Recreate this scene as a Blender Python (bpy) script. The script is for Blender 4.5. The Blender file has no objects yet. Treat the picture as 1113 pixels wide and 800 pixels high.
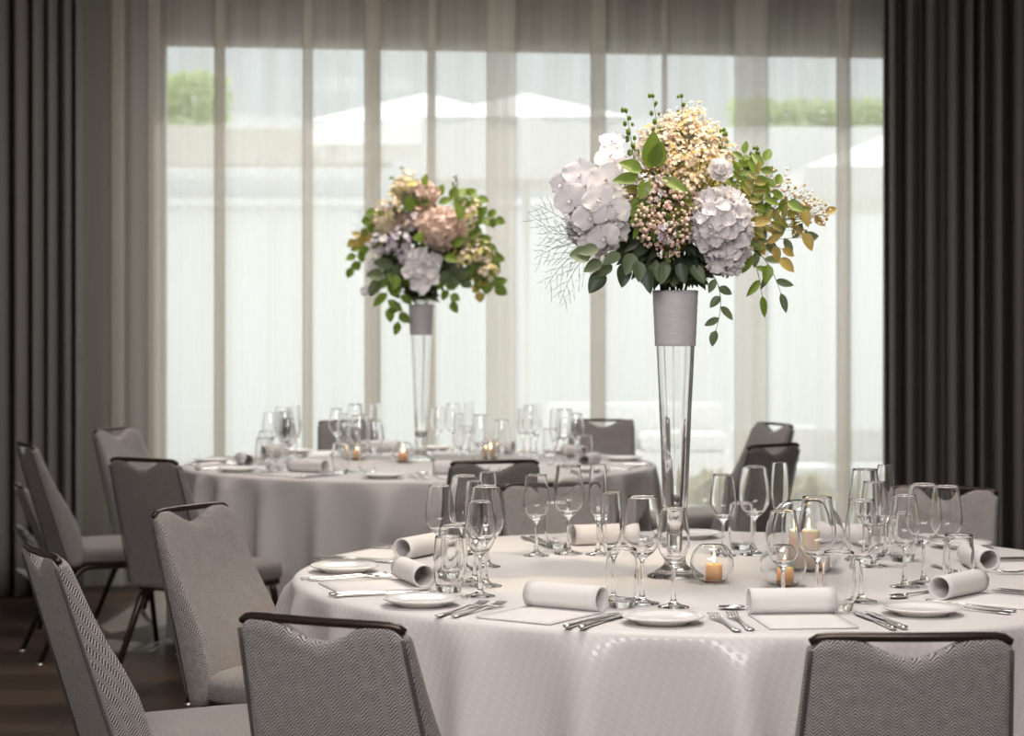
import bpy, bmesh, math, random
from math import sin, cos, pi, radians as R, sqrt, atan2, hypot
from mathutils import Vector, Matrix
random.seed(7)
SC = bpy.context.scene
COL = SC.collection

# ------------------------------------------------------------------ camera
FPX, HZ, CX, CAMH = 2283.0, 350.0, 556.5, 1.344
TZ = 0.75                                   # table height
cam = bpy.data.cameras.new('camera'); co = bpy.data.objects.new('camera', cam); COL.objects.link(co)
co.location = (0, 0, CAMH); co.rotation_euler = (pi/2, 0, 0)
cam.sensor_width = 36; cam.lens = 36*FPX/1113; cam.shift_y = -50/1113
cam.dof.use_dof = True; cam.dof.focus_distance = 4.35; cam.dof.aperture_fstop = 5.6
cam.clip_end = 200
SC.camera = co
def on_table(px, py, z=TZ):                 # a photo pixel -> point on the table plane
    Y = FPX*(CAMH-z)/(py-HZ); return ((px-CX)/FPX*Y, Y)
def pix(x, y, z): return (CX+x/y*FPX, HZ+(CAMH-z)/y*FPX)

# ------------------------------------------------------------------ materials
def mat(name, col=(.8, .8, .8), rough=.5, metal=0, **kw):
    m = bpy.data.materials.new(name); m.use_nodes = True
    b = m.node_tree.nodes['Principled BSDF']
    b.inputs['Base Color'].default_value = (*col, 1); b.inputs['Roughness'].default_value = rough
    b.inputs['Metallic'].default_value = metal
    for k, v in kw.items(): b.inputs[k.replace('_', ' ')].default_value = v
    return m
class N:                                    # tiny node helper
    def __init__(s, m): s.t = m.node_tree; s.n = s.t.nodes; s.l = s.t.links; s.b = s.n.get('Principled BSDF')
    def new(s, k, **kw):
        n = s.n.new(k)
        for a, v in kw.items(): setattr(n, a, v)
        return n
    def link(s, a, b): s.l.new(a, b)
    def math(s, op, a, b=None, c=None):
        n = s.n.new('ShaderNodeMath'); n.operation = op
        for i, v in enumerate((a, b, c)):
            if v is None: continue
            if isinstance(v, (int, float)): n.inputs[i].default_value = v
            else: s.l.new(v, n.inputs[i])
        return n.outputs[0]
    def mix(s, fac, a, b):
        n = s.n.new('ShaderNodeMix'); n.data_type = 'RGBA'
        if isinstance(fac, (int, float)): n.inputs[0].default_value = fac
        else: s.l.new(fac, n.inputs[0])
        for i, v in ((6, a), (7, b)):
            if isinstance(v, tuple): n.inputs[i].default_value = (*v, 1)
            else: s.l.new(v, n.inputs[i])
        return n.outputs[2]
    def noise(s, scale, detail=2, vec=None):
        n = s.n.new('ShaderNodeTexNoise'); n.inputs['Scale'].default_value = scale; n.inputs['Detail'].default_value = detail
        if vec is not None: s.l.new(vec, n.inputs['Vector'])
        return n.outputs[0]
    def bump(s, h, strength=.3, dist=.002):
        n = s.n.new('ShaderNodeBump'); n.inputs['Strength'].default_value = strength; n.inputs['Distance'].default_value = dist
        s.l.new(h, n.inputs['Height']); s.l.new(n.outputs[0], s.b.inputs['Normal'])
    def uv(s):
        t = s.n.new('ShaderNodeTexCoord'); x = s.n.new('ShaderNodeSeparateXYZ'); s.l.new(t.outputs['UV'], x.inputs[0])
        return x.outputs[0], x.outputs[1], t.outputs['UV']

def herringbone():
    m = mat('herringbone_fabric', rough=.9); n = N(m); u, v, vec = n.uv()
    f = n.math('FRACT', n.math('DIVIDE', u, .026))
    tri = n.math('MULTIPLY', n.math('ABSOLUTE', n.math('SUBTRACT', f, .5)), .024)
    s = n.math('FRACT', n.math('DIVIDE', n.math('ADD', v, tri), .0058))
    st = n.math('ABSOLUTE', n.math('SUBTRACT', s, .5))
    ss = n.new('ShaderNodeMapRange'); ss.interpolation_type = 'SMOOTHSTEP'
    ss.inputs[1].default_value = .17; ss.inputs[2].default_value = .33; n.link(st, ss.inputs[0])
    no = n.noise(55, 4, vec)
    fac = n.math('MULTIPLY', ss.outputs[0], n.math('ADD', n.math('MULTIPLY', no, .7), .5))
    c = n.mix(fac, (.032, .027, .027), (.47, .44, .43))
    n.link(c, n.b.inputs['Base Color']); n.bump(ss.outputs[0], .35, .0008)
    n.b.inputs['Sheen Weight'].default_value = .15
    return m
def tweed(name, dark, light):
    m = mat(name, rough=.9); n = N(m); u, v, vec = n.uv()
    a = n.noise(420, 3, vec); b = n.noise(30, 2, vec)
    f = n.math('ADD', n.math('MULTIPLY', n.math('SUBTRACT', a, .5), 2.6), n.math('ADD', n.math('MULTIPLY', b, .25), .37))
    n.link(n.mix(f, dark, light), n.b.inputs['Base Color']); n.bump(a, .3, .0008)
    n.b.inputs['Sheen Weight'].default_value = .15
    return m
M = {}
M['herring'] = herringbone()
M['tweed'] = tweed('tweed_fabric', (.095, .083, .078), (.36, .328, .312))
M['bronze'] = mat('bronze_metal', (.055, .040, .034), .32, .75)
M['piping'] = mat('piping_fabric', (.06, .053, .05), .85)
M['glide'] = mat('glide_metal', (.75, .74, .72), .15, 1)
M['silver'] = mat('cutlery_silver', (.80, .77, .75), .16, 1)
M['china'] = mat('white_china', (.82, .79, .77), .12, 0, Coat_Weight=.4)
M['linen'] = mat('napkin_linen', (.70, .67, .66), .8)
n = N(M['linen']); n.bump(n.noise(900, 2, n.uv()[2]), .12, .0006)
M['glass'] = mat('clear_glass', (1, 1, 1), 0.0, 0, Transmission_Weight=1.0, IOR=1.47)
M['water'] = mat('vase_water', (1, 1, 1), 0, 0, Transmission_Weight=1.0, IOR=1.33)
M['wax'] = mat('candle_wax', (.95, .76, .58), .5, 0, Subsurface_Weight=.6, Subsurface_Scale=.02)
M['tealight_wax'] = mat('tealight_wax', (.98, .58, .28), .5, 0, Subsurface_Weight=.6, Subsurface_Scale=.015)  # orange glow of the flame is put into the wax colour
M['wick'] = mat('wick', (.02, .02, .02), .9)
def emit(name, col, s):
    m = bpy.data.materials.new(name); m.use_nodes = True; t = m.node_tree; t.nodes.clear()
    e = t.nodes.new('ShaderNodeEmission'); e.inputs[0].default_value = (*col, 1); e.inputs[1].default_value = s
    o = t.nodes.new('ShaderNodeOutputMaterial'); t.links.new(e.outputs[0], o.inputs[0]); return m
M['flame'] = emit('candle_flame', (1, .62, .22), 22)
M['table_wood'] = mat('table_plywood', (.30, .2, .12), .6)

def cloth_mat(name, col, pat):
    m = mat(name, col, .5); n = N(m); u, v, vec = n.uv()
    a = n.math('SINE', n.math('MULTIPLY', n.math('ADD', u, n.math('MULTIPLY', v, .55)), 2*pi/.022))
    k = n.math('SINE', n.math('MULTIPLY', v, 2*pi/.026))
    k2 = n.math('SINE', n.math('MULTIPLY', u, 2*pi/.20))
    f = n.math('ADD', n.math('MULTIPLY', a, k), n.math('MULTIPLY', k2, .35))
    ss = n.new('ShaderNodeMapRange'); ss.interpolation_type = 'SMOOTHSTEP'
    ss.inputs[1].default_value = -.1; ss.inputs[2].default_value = .35; n.link(f, ss.inputs[0])
    big = n.noise(2.2, 1, vec)
    g = n.math('MULTIPLY', ss.outputs[0], pat)
    n.link(n.mix(g, col, tuple(min(1, c*1.07) for c in col)), n.b.inputs['Base Color'])
    n.link(n.math('SUBTRACT', .58, n.math('MULTIPLY', ss.outputs[0], .30*pat)), n.b.inputs['Roughness'])
    n.bump(n.noise(700, 2, vec), .10, .0006)
    n.b.inputs['Sheen Weight'].default_value = .1
    return m
M['cloth_near'] = cloth_mat('satin_jacquard_cloth', (.60, .565, .555), 1.0)
M['cloth_top'] = cloth_mat('satin_cloth_top', (.64, .61, .595), 0.0)
M['cloth_back'] = cloth_mat('satin_plain_cloth', (.57, .54, .525), .35)

def sheer_mat():
    m = bpy.data.materials.new('sheer_voile'); m.use_nodes = True; t = m.node_tree; t.nodes.clear()
    tr = t.nodes.new('ShaderNodeBsdfTransparent'); tr.inputs[0].default_value = (1, 1, 1, 1)
    tl = t.nodes.new('ShaderNodeBsdfTranslucent'); tl.inputs[0].default_value = (.72, .68, .62, 1)
    df = t.nodes.new('ShaderNodeBsdfDiffuse'); df.inputs[0].default_value = (.66, .62, .57, 1)
    m1 = t.nodes.new('ShaderNodeMixShader'); m1.inputs[0].default_value = .45
    m2 = t.nodes.new('ShaderNodeMixShader'); m2.inputs[0].default_value = .42
    tc = t.nodes.new('ShaderNodeTexCoord'); mp = t.nodes.new('ShaderNodeMapping'); mp.inputs['Scale'].default_value = (16, 3, .12); no = t.nodes.new('ShaderNodeTexNoise'); no.inputs['Scale'].default_value = 1; no.inputs['Detail'].default_value = 5
    mr = t.nodes.new('ShaderNodeMapRange'); mr.inputs[1].default_value = .3; mr.inputs[2].default_value = .7; mr.inputs[3].default_value = .34; mr.inputs[4].default_value = .54
    t.links.new(tc.outputs['Object'], mp.inputs[0]); t.links.new(mp.outputs[0], no.inputs['Vector']); t.links.new(no.outputs[0], mr.inputs[0]); t.links.new(mr.outputs[0], m2.inputs[0])
    o = t.nodes.new('ShaderNodeOutputMaterial')
    t.links.new(tl.outputs[0], m1.inputs[1]); t.links.new(df.outputs[0], m1.inputs[2])
    t.links.new(tr.outputs[0], m2.inputs[1]); t.links.new(m1.outputs[0], m2.inputs[2]); t.links.new(m2.outputs[0], o.inputs[0])
    return m
M['sheer'] = sheer_mat()
M['drape'] = mat('dark_drape', (.165, .152, .147), .85)
n = N(M['drape']); n.bump(n.noise(600, 2), .15, .001)
def pane_mat():
    m = bpy.data.materials.new('window_glass'); m.use_nodes = True; t = m.node_tree; t.nodes.clear()
    tr = t.nodes.new('ShaderNodeBsdfTransparent'); tr.inputs[0].default_value = (.94, .97, .96, 1)
    gl = t.nodes.new('ShaderNodeBsdfGlossy'); gl.inputs['Roughness'].default_value = .02
    m2 = t.nodes.new('ShaderNodeMixShader'); m2.inputs[0].default_value = .015
    o = t.nodes.new('ShaderNodeOutputMaterial')
    t.links.new(tr.outputs[0], m2.inputs[1]); t.links.new(gl.outputs[0], m2.inputs[2]); t.links.new(m2.outputs[0], o.inputs[0])
    return m
M['pane'] = pane_mat()
M['frame'] = mat('window_frame_paint', (.55, .54, .51), .5)
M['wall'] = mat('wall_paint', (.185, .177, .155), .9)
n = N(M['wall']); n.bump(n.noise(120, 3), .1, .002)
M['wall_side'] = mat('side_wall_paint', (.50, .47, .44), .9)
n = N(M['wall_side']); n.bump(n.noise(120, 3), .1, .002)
M['ceiling'] = mat('ceiling_paint', (.75, .73, .70), .9)
n = N(M['ceiling']); n.bump(n.noise(150, 3), .05, .002)
def floor_mat():
    m = mat('dark_oak_planks', rough=.42, Specular_IOR_Level=.3); n = N(m)
    tc = n.new('ShaderNodeTexCoord'); br = n.new('ShaderNodeTexBrick')
    n.link(tc.outputs['Object'], br.inputs['Vector'])
    br.inputs['Color1'].default_value = (.060, .038, .026, 1); br.inputs['Color2'].default_value = (.115, .074, .050, 1)
    br.inputs['Mortar'].default_value = (.012, .009, .008, 1)
    br.inputs['Scale'].default_value = 1; br.inputs['Mortar Size'].default_value = .003
    br.inputs['Brick Width'].default_value = 1.5; br.inputs['Row Height'].default_value = .16
    mp = n.new('ShaderNodeMapping'); mp.inputs['Scale'].default_value = (2, 30, 1); n.link(tc.outputs['Object'], mp.inputs[0])
    g = n.noise(2.5, 5, mp.outputs[0])
    c = n.mix(n.math('MULTIPLY', g, .6), br.outputs[0], (.035, .026, .021))
    n.link(c, n.b.inputs['Base Color']); n.bump(g, .08, .002)
    return m
M['floor'] = floor_mat()
# flowers
def leaf_mat(name, col, tl=.35, rough=.45, var=.35):
    m = mat(name, col, rough); n = N(m)
    o = n.noise(18, 3)
    n.link(n.mix(o, tuple(c*(1-var) for c in col), tuple(min(1, c*(1+var)) for c in col)), n.b.inputs['Base Color'])
    out = [x for x in n.n if x.type == 'OUTPUT_MATERIAL'][0]
    t = n.new('ShaderNodeBsdfTranslucent'); t.inputs[0].default_value = (*[min(1, c*1.5) for c in col], 1)
    mx = n.new('ShaderNodeMixShader'); mx.inputs[0].default_value = tl
    n.link(n.b.outputs[0], mx.inputs[1]); n.link(t.outputs[0], mx.inputs[2]); n.link(mx.outputs[0], out.inputs[0])
    return m
M['petal_white'] = leaf_mat('white_petal', (.80, .77, .80), .3, .55, .08)
M['petal_cream'] = leaf_mat('cream_petal', (.85, .74, .56), .3, .55, .12)
M['petal_blush'] = leaf_mat('blush_petal', (.80, .62, .55), .3, .55, .12)
M['petal_gold'] = leaf_mat('golden_petal', (.72, .52, .22), .3, .55, .2)
M['petal_lilac'] = leaf_mat('lilac_petal', (.52, .46, .55), .3, .55, .2)
M['petal_yellow'] = leaf_mat('yellow_petal', (.78, .70, .30), .3, .55, .2)
M['berry'] = mat('pale_pink_berry', (.78, .56, .48), .45)
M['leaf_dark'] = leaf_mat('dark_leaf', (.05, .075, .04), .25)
M['leaf_euc'] = leaf_mat('eucalyptus_leaf', (.15, .19, .10), .3)
M['leaf_green'] = leaf_mat('green_leaf', (.16, .24, .035), .4)
M['leaf_olive'] = leaf_mat('olive_leaf', (.24, .22, .05), .4)
M['leaf_gold'] = leaf_mat('golden_leaf', (.42, .32, .09), .4)
M['stem'] = mat('flower_stem', (.20, .17, .07), .6)
M['fern'] = mat('fern_thread', (.15, .16, .14), .7)
M['lip'] = mat('orchid_lip', (.45, .38, .38), .5)
M['wrap'] = mat('satin_ribbon_wrap', (.55, .535, .57), .45)
n = N(M['wrap']); tcw = n.new('ShaderNodeTexCoord'); mpw = n.new('ShaderNodeMapping'); mpw.inputs['Scale'].default_value = (6, 6, 60)
n.link(tcw.outputs['Object'], mpw.inputs[0]); n.bump(n.noise(3, 3, mpw.outputs[0]), .6, .004)
# outside
M['terrace'] = mat('terrace_stone', (.62, .61, .58), .8); n = N(M['terrace']); n.bump(n.noise(30, 3), .1, .004)
M['render_wall'] = mat('pale_render', (.80, .82, .82), .9); n = N(M['render_wall']); n.bump(n.noise(40, 3), .1, .004)
M['facade'] = mat('grey_facade', (.70, .71, .71), .9); n = N(M['facade']); n.bump(n.noise(20, 3), .1, .004)
M['beam'] = mat('beige_beam', (.48, .46, .41), .8); n = N(M['beam']); n.bump(n.noise(20, 3), .1, .004)
M['canvas'] = mat('white_canvas', (.88, .88, .87), .8); n = N(M['canvas']); n.bump(n.noise(200, 2), .1, .002)
M['hedge'] = leaf_mat('hedge_leaf', (.50, .56, .32), .4)
M['shrub_leaf'] = leaf_mat('shrub_leaf', (.40, .38, .24), .4)
M['cushion'] = mat('white_cushion', (.85, .85, .85), .8); n = N(M['cushion']); n.bump(n.noise(200, 2), .1, .002)

# ------------------------------------------------------------------ mesh helpers
class MB:
    def __init__(s): s.v = []; s.f = []; s.m = []; s.uv = {}
    def add(s, verts, faces, mi=0, uvs=None):
        b = len(s.v); s.v += [tuple(v) for v in verts]
        for f in faces: s.f.append(tuple(b+i for i in f)); s.m.append(mi)
        if uvs:
            for i, u in enumerate(uvs): s.uv[b+i] = u
        return b
    def box(s, x0, x1, y0, y1, z0, z1, mi=0):
        s.add([(x0,y0,z0),(x1,y0,z0),(x1,y1,z0),(x0,y1,z0),(x0,y0,z1),(x1,y0,z1),(x1,y1,z1),(x0,y1,z1)],
              [(0,3,2,1),(4,5,6,7),(0,1,5,4),(1,2,6,5),(2,3,7,6),(3,0,4,7)], mi)
    def rings(s, rings, mi=0, cap=(True, True), closed=True):
        n = len(rings[0]); v = [p for r in rings for p in r]; f = []
        for i in range(len(rings)-1):
            for j in range(n if closed else n-1):
                k = (j+1) % n; f.append((i*n+j, i*n+k, (i+1)*n+k, (i+1)*n+j))
        b = s.add(v, f, mi)
        if closed and cap[0]: s.f.append(tuple(b+j for j in range(n-1, -1, -1))); s.m.append(mi)
        if closed and cap[1]: s.f.append(tuple(b+(len(rings)-1)*n+j for j in range(n))); s.m.append(mi)
    def tube(s, pts, r, seg=8, mi=0):
        pts = [Vector(p) for p in pts]; rs = r if isinstance(r, (list, tuple)) else [r]*len(pts)
        up = None; rg = []
        for i, p in enumerate(pts):
            d = (pts[min(i+1, len(pts)-1)]-pts[max(i-1, 0)]).normalized()
            if up is None:
                up = Vector((0, 0, 1)) if abs(d.z) < .9 else Vector((1, 0, 0))
            a = d.cross(up).normalized(); up = a.cross(d).normalized()
            rg.append([p+(a*cos(2*pi*k/seg)+up*sin(2*pi*k/seg))*rs[i] for k in range(seg)])
        s.rings(rg, mi)
    def lathe(s, prof, seg=40, mi=0, c=(0, 0, 0)):
        # prof: list of (r, z); r == 0 points close onto the axis
        v = []; idx = []
        for r, z in prof:
            if r < 1e-6: idx.append([len(v)]*seg); v.append((c[0], c[1], c[2]+z))
            else:
                idx.append(list(range(len(v), len(v)+seg)))
                v += [(c[0]+r*cos(2*pi*k/seg), c[1]+r*sin(2*pi*k/seg), c[2]+z) for k in range(seg)]
        f = []
        for i in range(len(prof)-1):
            for k in range(seg):
                q = [idx[i][k], idx[i][(k+1) % seg], idx[i+1][(k+1) % seg], idx[i+1][k]]
                u = []
                for a in q:
                    if a not in u: u.append(a)
                if len(u) > 2: f.append(tuple(u))
        s.add(v, f, mi)
    def build(s, name, mats, parent=None, smooth=True, sharp=None):
        me = bpy.data.meshes.new(name); me.from_pydata(s.v, [], s.f); me.update()
        mats = mats if isinstance(mats, (list, tuple)) else [mats]
        for m in mats: me.materials.append(m)
        me.polygons.foreach_set('material_index', s.m)
        if smooth: me.polygons.foreach_set('use_smooth', [True]*len(s.f))
        if s.uv:
            l = me.uv_layers.new(name='UVMap')
            for lp in me.loops:
                l.data[lp.index].uv = s.uv.get(lp.vertex_index, (0, 0))
        if sharp is not None:
            bm = bmesh.new(); bm.from_mesh(me)
            for e in bm.edges:
                if len(e.link_faces) == 2 and e.calc_face_angle(0) > R(sharp): e.smooth = False
            bm.to_mesh(me); bm.free()
        o = bpy.data.objects.new(name, me); COL.objects.link(o)
        if parent: o.parent = parent
        return o
def empty(name, loc=(0, 0, 0), rz=0):
    o = bpy.data.objects.new(name, None); COL.objects.link(o); o.location = loc; o.rotation_euler = (0, 0, rz); o.empty_display_size = .1
    return o
def tag(o, label, cat, group=None, kind=None):
    o['label'] = label; o['category'] = cat
    if group: o['group'] = group
    if kind: o['kind'] = kind
    return o
def struct(o, label=None):
    o['kind'] = 'structure'
    if label: o['label'] = label; o['category'] = label.split()[-1]
    return o
def dup(o, loc=None, rz=None, scale=None):
    r = o.copy(); COL.objects.link(r)
    for ch in list(o.children):
        c = ch.copy(); COL.objects.link(c); c.parent = r
        for g in list(ch.children):
            d = g.copy(); COL.objects.link(d); d.parent = c
    if loc is not None: r.location = loc
    if rz is not None: r.rotation_euler = (0, 0, rz)
    if scale is not None: r.scale = (scale,)*3
    return r

# ------------------------------------------------------------------ room shell
WS = .133                                    # the window wall runs slightly away to the right
def wy(x, off=0): return 11.05 + WS*x + off  # inner face of the window wall
def slab(name, pts, z0, z1, m):
    b = MB(); n_ = len(pts)
    b.add([(x, y, z0) for x, y in pts]+[(x, y, z1) for x, y in pts],
          [tuple(range(n_-1, -1, -1)), tuple(range(n_, 2*n_))]+[(i, (i+1) % n_, n_+(i+1) % n_, n_+i) for i in range(n_)])
    return struct(b.build(name, m, smooth=False))
XL, XR, YB, CEIL = -4.2, 4.6, -3.0, 3.35
slab('floor', [(XL-.2, YB-.2), (XR+.2, YB-.2), (XR+.2, wy(XR+.2, .3)), (XL-.2, wy(XL-.2, .3))], -.1, 0, M['floor'])
slab('ceiling', [(XL-.2, YB-.2), (XR+.2, YB-.2), (XR+.2, wy(XR+.2, .3)), (XL-.2, wy(XL-.2, .3))], CEIL, CEIL+.15, M['ceiling'])
slab('wall_left', [(XL-.2, YB), (XL, YB), (XL, wy(XL)), (XL-.2, wy(XL-.2))], 0, CEIL, M['wall_side'])
slab('wall_right', [(XR, YB), (XR+.2, YB), (XR+.2, wy(XR+.2)), (XR, wy(XR))], 0, CEIL, M['wall_side'])
slab('wall_back', [(XL-.2, YB-.2), (XR+.2, YB-.2), (XR+.2, YB), (XL-.2, YB)], 0, CEIL, M['wall_side'])
WX0, WX1, WZ1 = -1.86, 2.62, 2.83            # window opening
b = MB()
def wpiece(x0, x1, z0, z1):
    b.add([(x0, wy(x0), z0), (x1, wy(x1), z0), (x1, wy(x1, .22), z0), (x0, wy(x0, .22), z0),
           (x0, wy(x0), z1), (x1, wy(x1), z1), (x1, wy(x1, .22), z1), (x0, wy(x0, .22), z1)],
          [(0,3,2,1),(4,5,6,7),(0,1,5,4),(1,2,6,5),(2,3,7,6),(3,0,4,7)])
wpiece(XL-.2, WX0, 0, CEIL); wpiece(WX1, XR+.2, 0, CEIL); wpiece(WX0, WX1, WZ1, CEIL)
struct(b.build('wall_front', M['wall'], smooth=False))
win = struct(empty('window_1', (0, 0, 0)))
b = MB()
for (x0, x1, z0, z1) in ((WX0, WX0+.06, 0, WZ1), (WX1-.06, WX1, 0, WZ1), (WX0+.06, WX1-.06, 0, .06), (WX0+.06, WX1-.06, WZ1-.05, WZ1)):
    b.add([(x0, wy(x0, .10), z0), (x1, wy(x1, .10), z0), (x1, wy(x1, .16), z0), (x0, wy(x0, .16), z0),
           (x0, wy(x0, .10), z1), (x1, wy(x1, .10), z1), (x1, wy(x1, .16), z1), (x0, wy(x0, .16), z1)],
          [(0,3,2,1),(4,5,6,7),(0,1,5,4),(1,2,6,5),(2,3,7,6),(3,0,4,7)])
b.build('window_frame', M['frame'], win, smooth=False)
b = MB(); b.add([(WX0, wy(WX0, .13), 0), (WX1, wy(WX1, .13), 0), (WX1, wy(WX1, .13), WZ1), (WX0, wy(WX0, .13), WZ1)], [(0, 1, 2, 3)])
b.build('window_pane', M['pane'], win, smooth=False)

# ------------------------------------------------------------------ curtains
def hang(name, path, z0, z1, m, flare=0.0, rows=14, thick=None, parent=None):
    b = MB(); n_ = len(path); v = []
    for i in range(rows+1):
        t = i/rows; z = z1+(z0-z1)*t
        for (x, y, dx, dy) in path: v.append((x+dx*flare*t, y+dy*flare*t, z))
    b.add(v, [(i*n_+j, i*n_+j+1, (i+1)*n_+j+1, (i+1)*n_+j) for i in range(rows) for j in range(n_-1)])
    o = b.build(name, m, parent)
    if thick:
        s = o.modifiers.new('solid', 'SOLIDIFY'); s.thickness = thick; s.offset = 0
    return o
def drape_path(x0, x1, off, folds, seed):
    # folds: list of (position 0..1 of each fold crest); alternate crest and valley
    rnd = random.Random(seed); pts = []; nseg = 16
    for i in range(len(folds)-1):
        a, c = folds[i], folds[i+1]; amp = (.045+.75*(c-a)*(x1-x0))*rnd.uniform(.55, 1.1)
        for k in range(nseg):
            t = k/nseg; x = x0+(x1-x0)*(a+(c-a)*t)
            y = amp*(cos(2*pi*t)+.22*cos(4*pi*t+.8))
            x += .022*sin(4*pi*t)*(c-a)/.08*.5
            pts.append((x, wy(x, off)+y*-1, rnd.uniform(-.2, .2), rnd.uniform(-.2, .2)))
    return pts
def px_at(px, off):                          # x on the curtain plane for a photo column
    k = (px-CX)/FPX; return k*(11.05+off)/(1-k*WS)
def crests(px): 
    xs = [px_at(p, -.42) for p in px]; return xs[0], xs[-1], [(x-xs[0])/(xs[-1]-xs[0]) for x in xs]
xa, xb, left_folds = crests([-66, -40, -14, 5, 28, 45, 58, 77, 90])
d = hang('drape', drape_path(xa, xb, -.42, left_folds, 3), .012, 3.2, M['drape'], .03, thick=.003)
tag(d, 'dark grey floor-length drape hanging left of the window, beside the pale chair', 'curtain', 'dark drapes')
xa, xb, rf = crests([959, 966, 989, 1010, 1036, 1051, 1066, 1081, 1105, 1130, 1152, 1185])
d = hang('drape', drape_path(xa, xb, -.42, rf, 8), .012, 3.2, M['drape'], .03, thick=.003)
tag(d, 'dark grey floor-length drape hanging right of the window, behind the near table', 'curtain', 'dark drapes')
# sheer: soft waves with triple-layer pleats
pleats = [(70, 26), (128, 14), (168, 14), (240, 11), (335, 10), (405, 17), (469, 9), (545, 32), (650, 17), (722, 6), (815, 38), (915, 16), (985, 20)]
def sheer_path():
    rnd = random.Random(11); off = -.17; s = []
    x = px_at(30, off); xe = px_at(1010, off); ph = 0
    pl = [(px_at(p, off), w*11/FPX) for p, w in pleats]
    path = []
    def base(x): return .012*sin(x*21+.6*sin(x*5))+.016*sin(x*9.3+1)
    while x < xe:
        hit = next((q for q in pl if abs(x-(q[0]-q[1]/2)) < .008), None)
        if hit:
            pl.remove(hit); c, w = hit; a = c-w/2; e = c+w/2; dpt = min(.035, .018+w*.12)
            for k in range(31):               # forward, back, forward: a box pleat
                t = k/30
                m_ = 5 if w < 20*11/FPX else 3; q_ = t*m_; lay = min(m_-1, int(q_)); q_ -= lay
                xx = a+(e-a)*q_ if lay % 2 == 0 else e-(e-a)*q_
                yy = -dpt+2*dpt*t
                path.append((xx, wy(xx, off)+base(a)+(yy+dpt)*-.9, rnd.uniform(-.3, .3), rnd.uniform(-.3, .3)))
            x = e+.02
        else:
            path.append((x, wy(x, off)+base(x), rnd.uniform(-.3, .3), rnd.uniform(-.3, .3))); x += .016
    return path
d = hang('sheer_curtain', sheer_path(), .01, 3.25, M['sheer'], .012, rows=10)
tag(d, 'white sheer voile curtain with soft pleats drawn across the bright window', 'curtain')

# ------------------------------------------------------------------ outside terrace
b = MB(); b.box(-12, 14, 11.75, 40, -.15, -.02); t = b.build('terrace', M['terrace'], smooth=False); t['kind'] = 'structure'
b = MB(); b.box(-12, 14, 21, 21.3, -.02, 2.5); b.box(-12, 14, 20.93, 21.37, 2.5, 2.58)
tag(b.build('garden_wall', M['render_wall'], smooth=False), 'long pale rendered wall beyond the terrace', 'wall', kind='structure')
b = MB(); b.box(-12, 14, 22, 22.3, -.02, 3.39)
tag(b.build('upper_terrace_wall', M['facade'], smooth=False), 'taller grey terrace wall behind the pale garden wall', 'wall', kind='structure')
bd = empty('building', (0, 30, -.02)); tag(bd, 'pale grey building across the terrace seen through the sheer curtain', 'building', kind='structure')
b = MB(); b.box(-16, 18, 0, .5, 0, 9); b.build('facade', M['facade'], bd, smooth=False)
b = MB(); b.box(-16, 18, -.35, -.002, 3.2, 3.55); b.build('balcony_slab', M['render_wall'], bd, smooth=False)
pg = empty('pergola', (-2.6, 20, -.02)); tag(pg, 'beige flat pergola beam on posts outside at left', 'pergola')
b = MB(); b.box(-1.6, 1.45, -.15, .15, 2.85, 3.2); b.build('beam', M['beam'], pg, smooth=False)
for sx in (-1.5, 1.3):
    b = MB(); b.box(sx-.06, sx+.06, -.06, .06, 0, 2.85); b.build('post', M['canvas'], pg, smooth=False)
def parasol(x, y, half, z0, z1, label, drop=.2):
    p = empty('parasol', (x, y, -.02)); tag(p, label, 'parasol', 'white parasols outside')
    b = MB(); s = half
    for zz in (0,):
        top = (0, 0, z1); cs = [(-s, -s, z0), (s, -s, z0), (s, s, z0), (-s, s, z0)]; lo = [(a, c, z-drop) for a, c, z in cs]
        b.add([top]+cs+lo, [(0, 1, 2), (0, 2, 3), (0, 3, 4), (0, 4, 1), (1, 5, 6, 2), (2, 6, 7, 3), (3, 7, 8, 4), (4, 8, 5, 1)])
    o = b.build('canopy', M['canvas'], p, smooth=False); sm = o.modifiers.new('s', 'SOLIDIFY'); sm.thickness = .01
    b = MB(); b.tube([(0, 0, 0), (0, 0, z1)], .03, 10); b.build('pole', M['canvas'], p)
    b = MB(); b.lathe([(0, 0), (.3, 0), (.3, .06), (.05, .1), (0, .1)], 24); b.build('base', M['facade'], p)
parasol((462-CX)/FPX*18.5, 18.5, .95, 3.05, 3.38, 'white square parasol outside, above the far bouquet')
parasol((572-CX)/FPX*15, 15, .72, 2.76, 3.0, 'white square parasol outside, between the two bouquets', .42)
parasol((1040-CX)/FPX*16, 16, 1.35, 2.45, 3.0, 'white square parasol outside, beside the dark drape at right')
def hedge_thing(x, y, w, d_, z0, h, label, n_=700, name='hedge', cat='hedge'):
    rnd = random.Random(int(x*100)); b = MB()
    for i in range(n_):
        p = Vector((rnd.uniform(-w/2, w/2), rnd.uniform(-d_/2, d_/2), rnd.uniform(0, h)))
        a = Vector((rnd.uniform(-1, 1), rnd.uniform(-1, 1), rnd.uniform(-.3, 1))).normalized(); c = a.orthogonal().normalized(); L = rnd.uniform(.08, .14)
        b.add([p, p+a*L*.5+c*L*.25, p+a*L, p+a*L*.5-c*L*.25], [(0, 1, 2, 3)])
    b2 = MB()
    o = b.build(name, M['hedge'], smooth=False); o.location = (x, y, z0); tag(o, label, cat, 'clipped greenery outside')
    return o
hedge_thing((890-CX)/FPX*22.8, 22.8, 1.9, .5, 3.0, .72, 'pale green hedge outside, right of the near bouquet', 3600)
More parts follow.
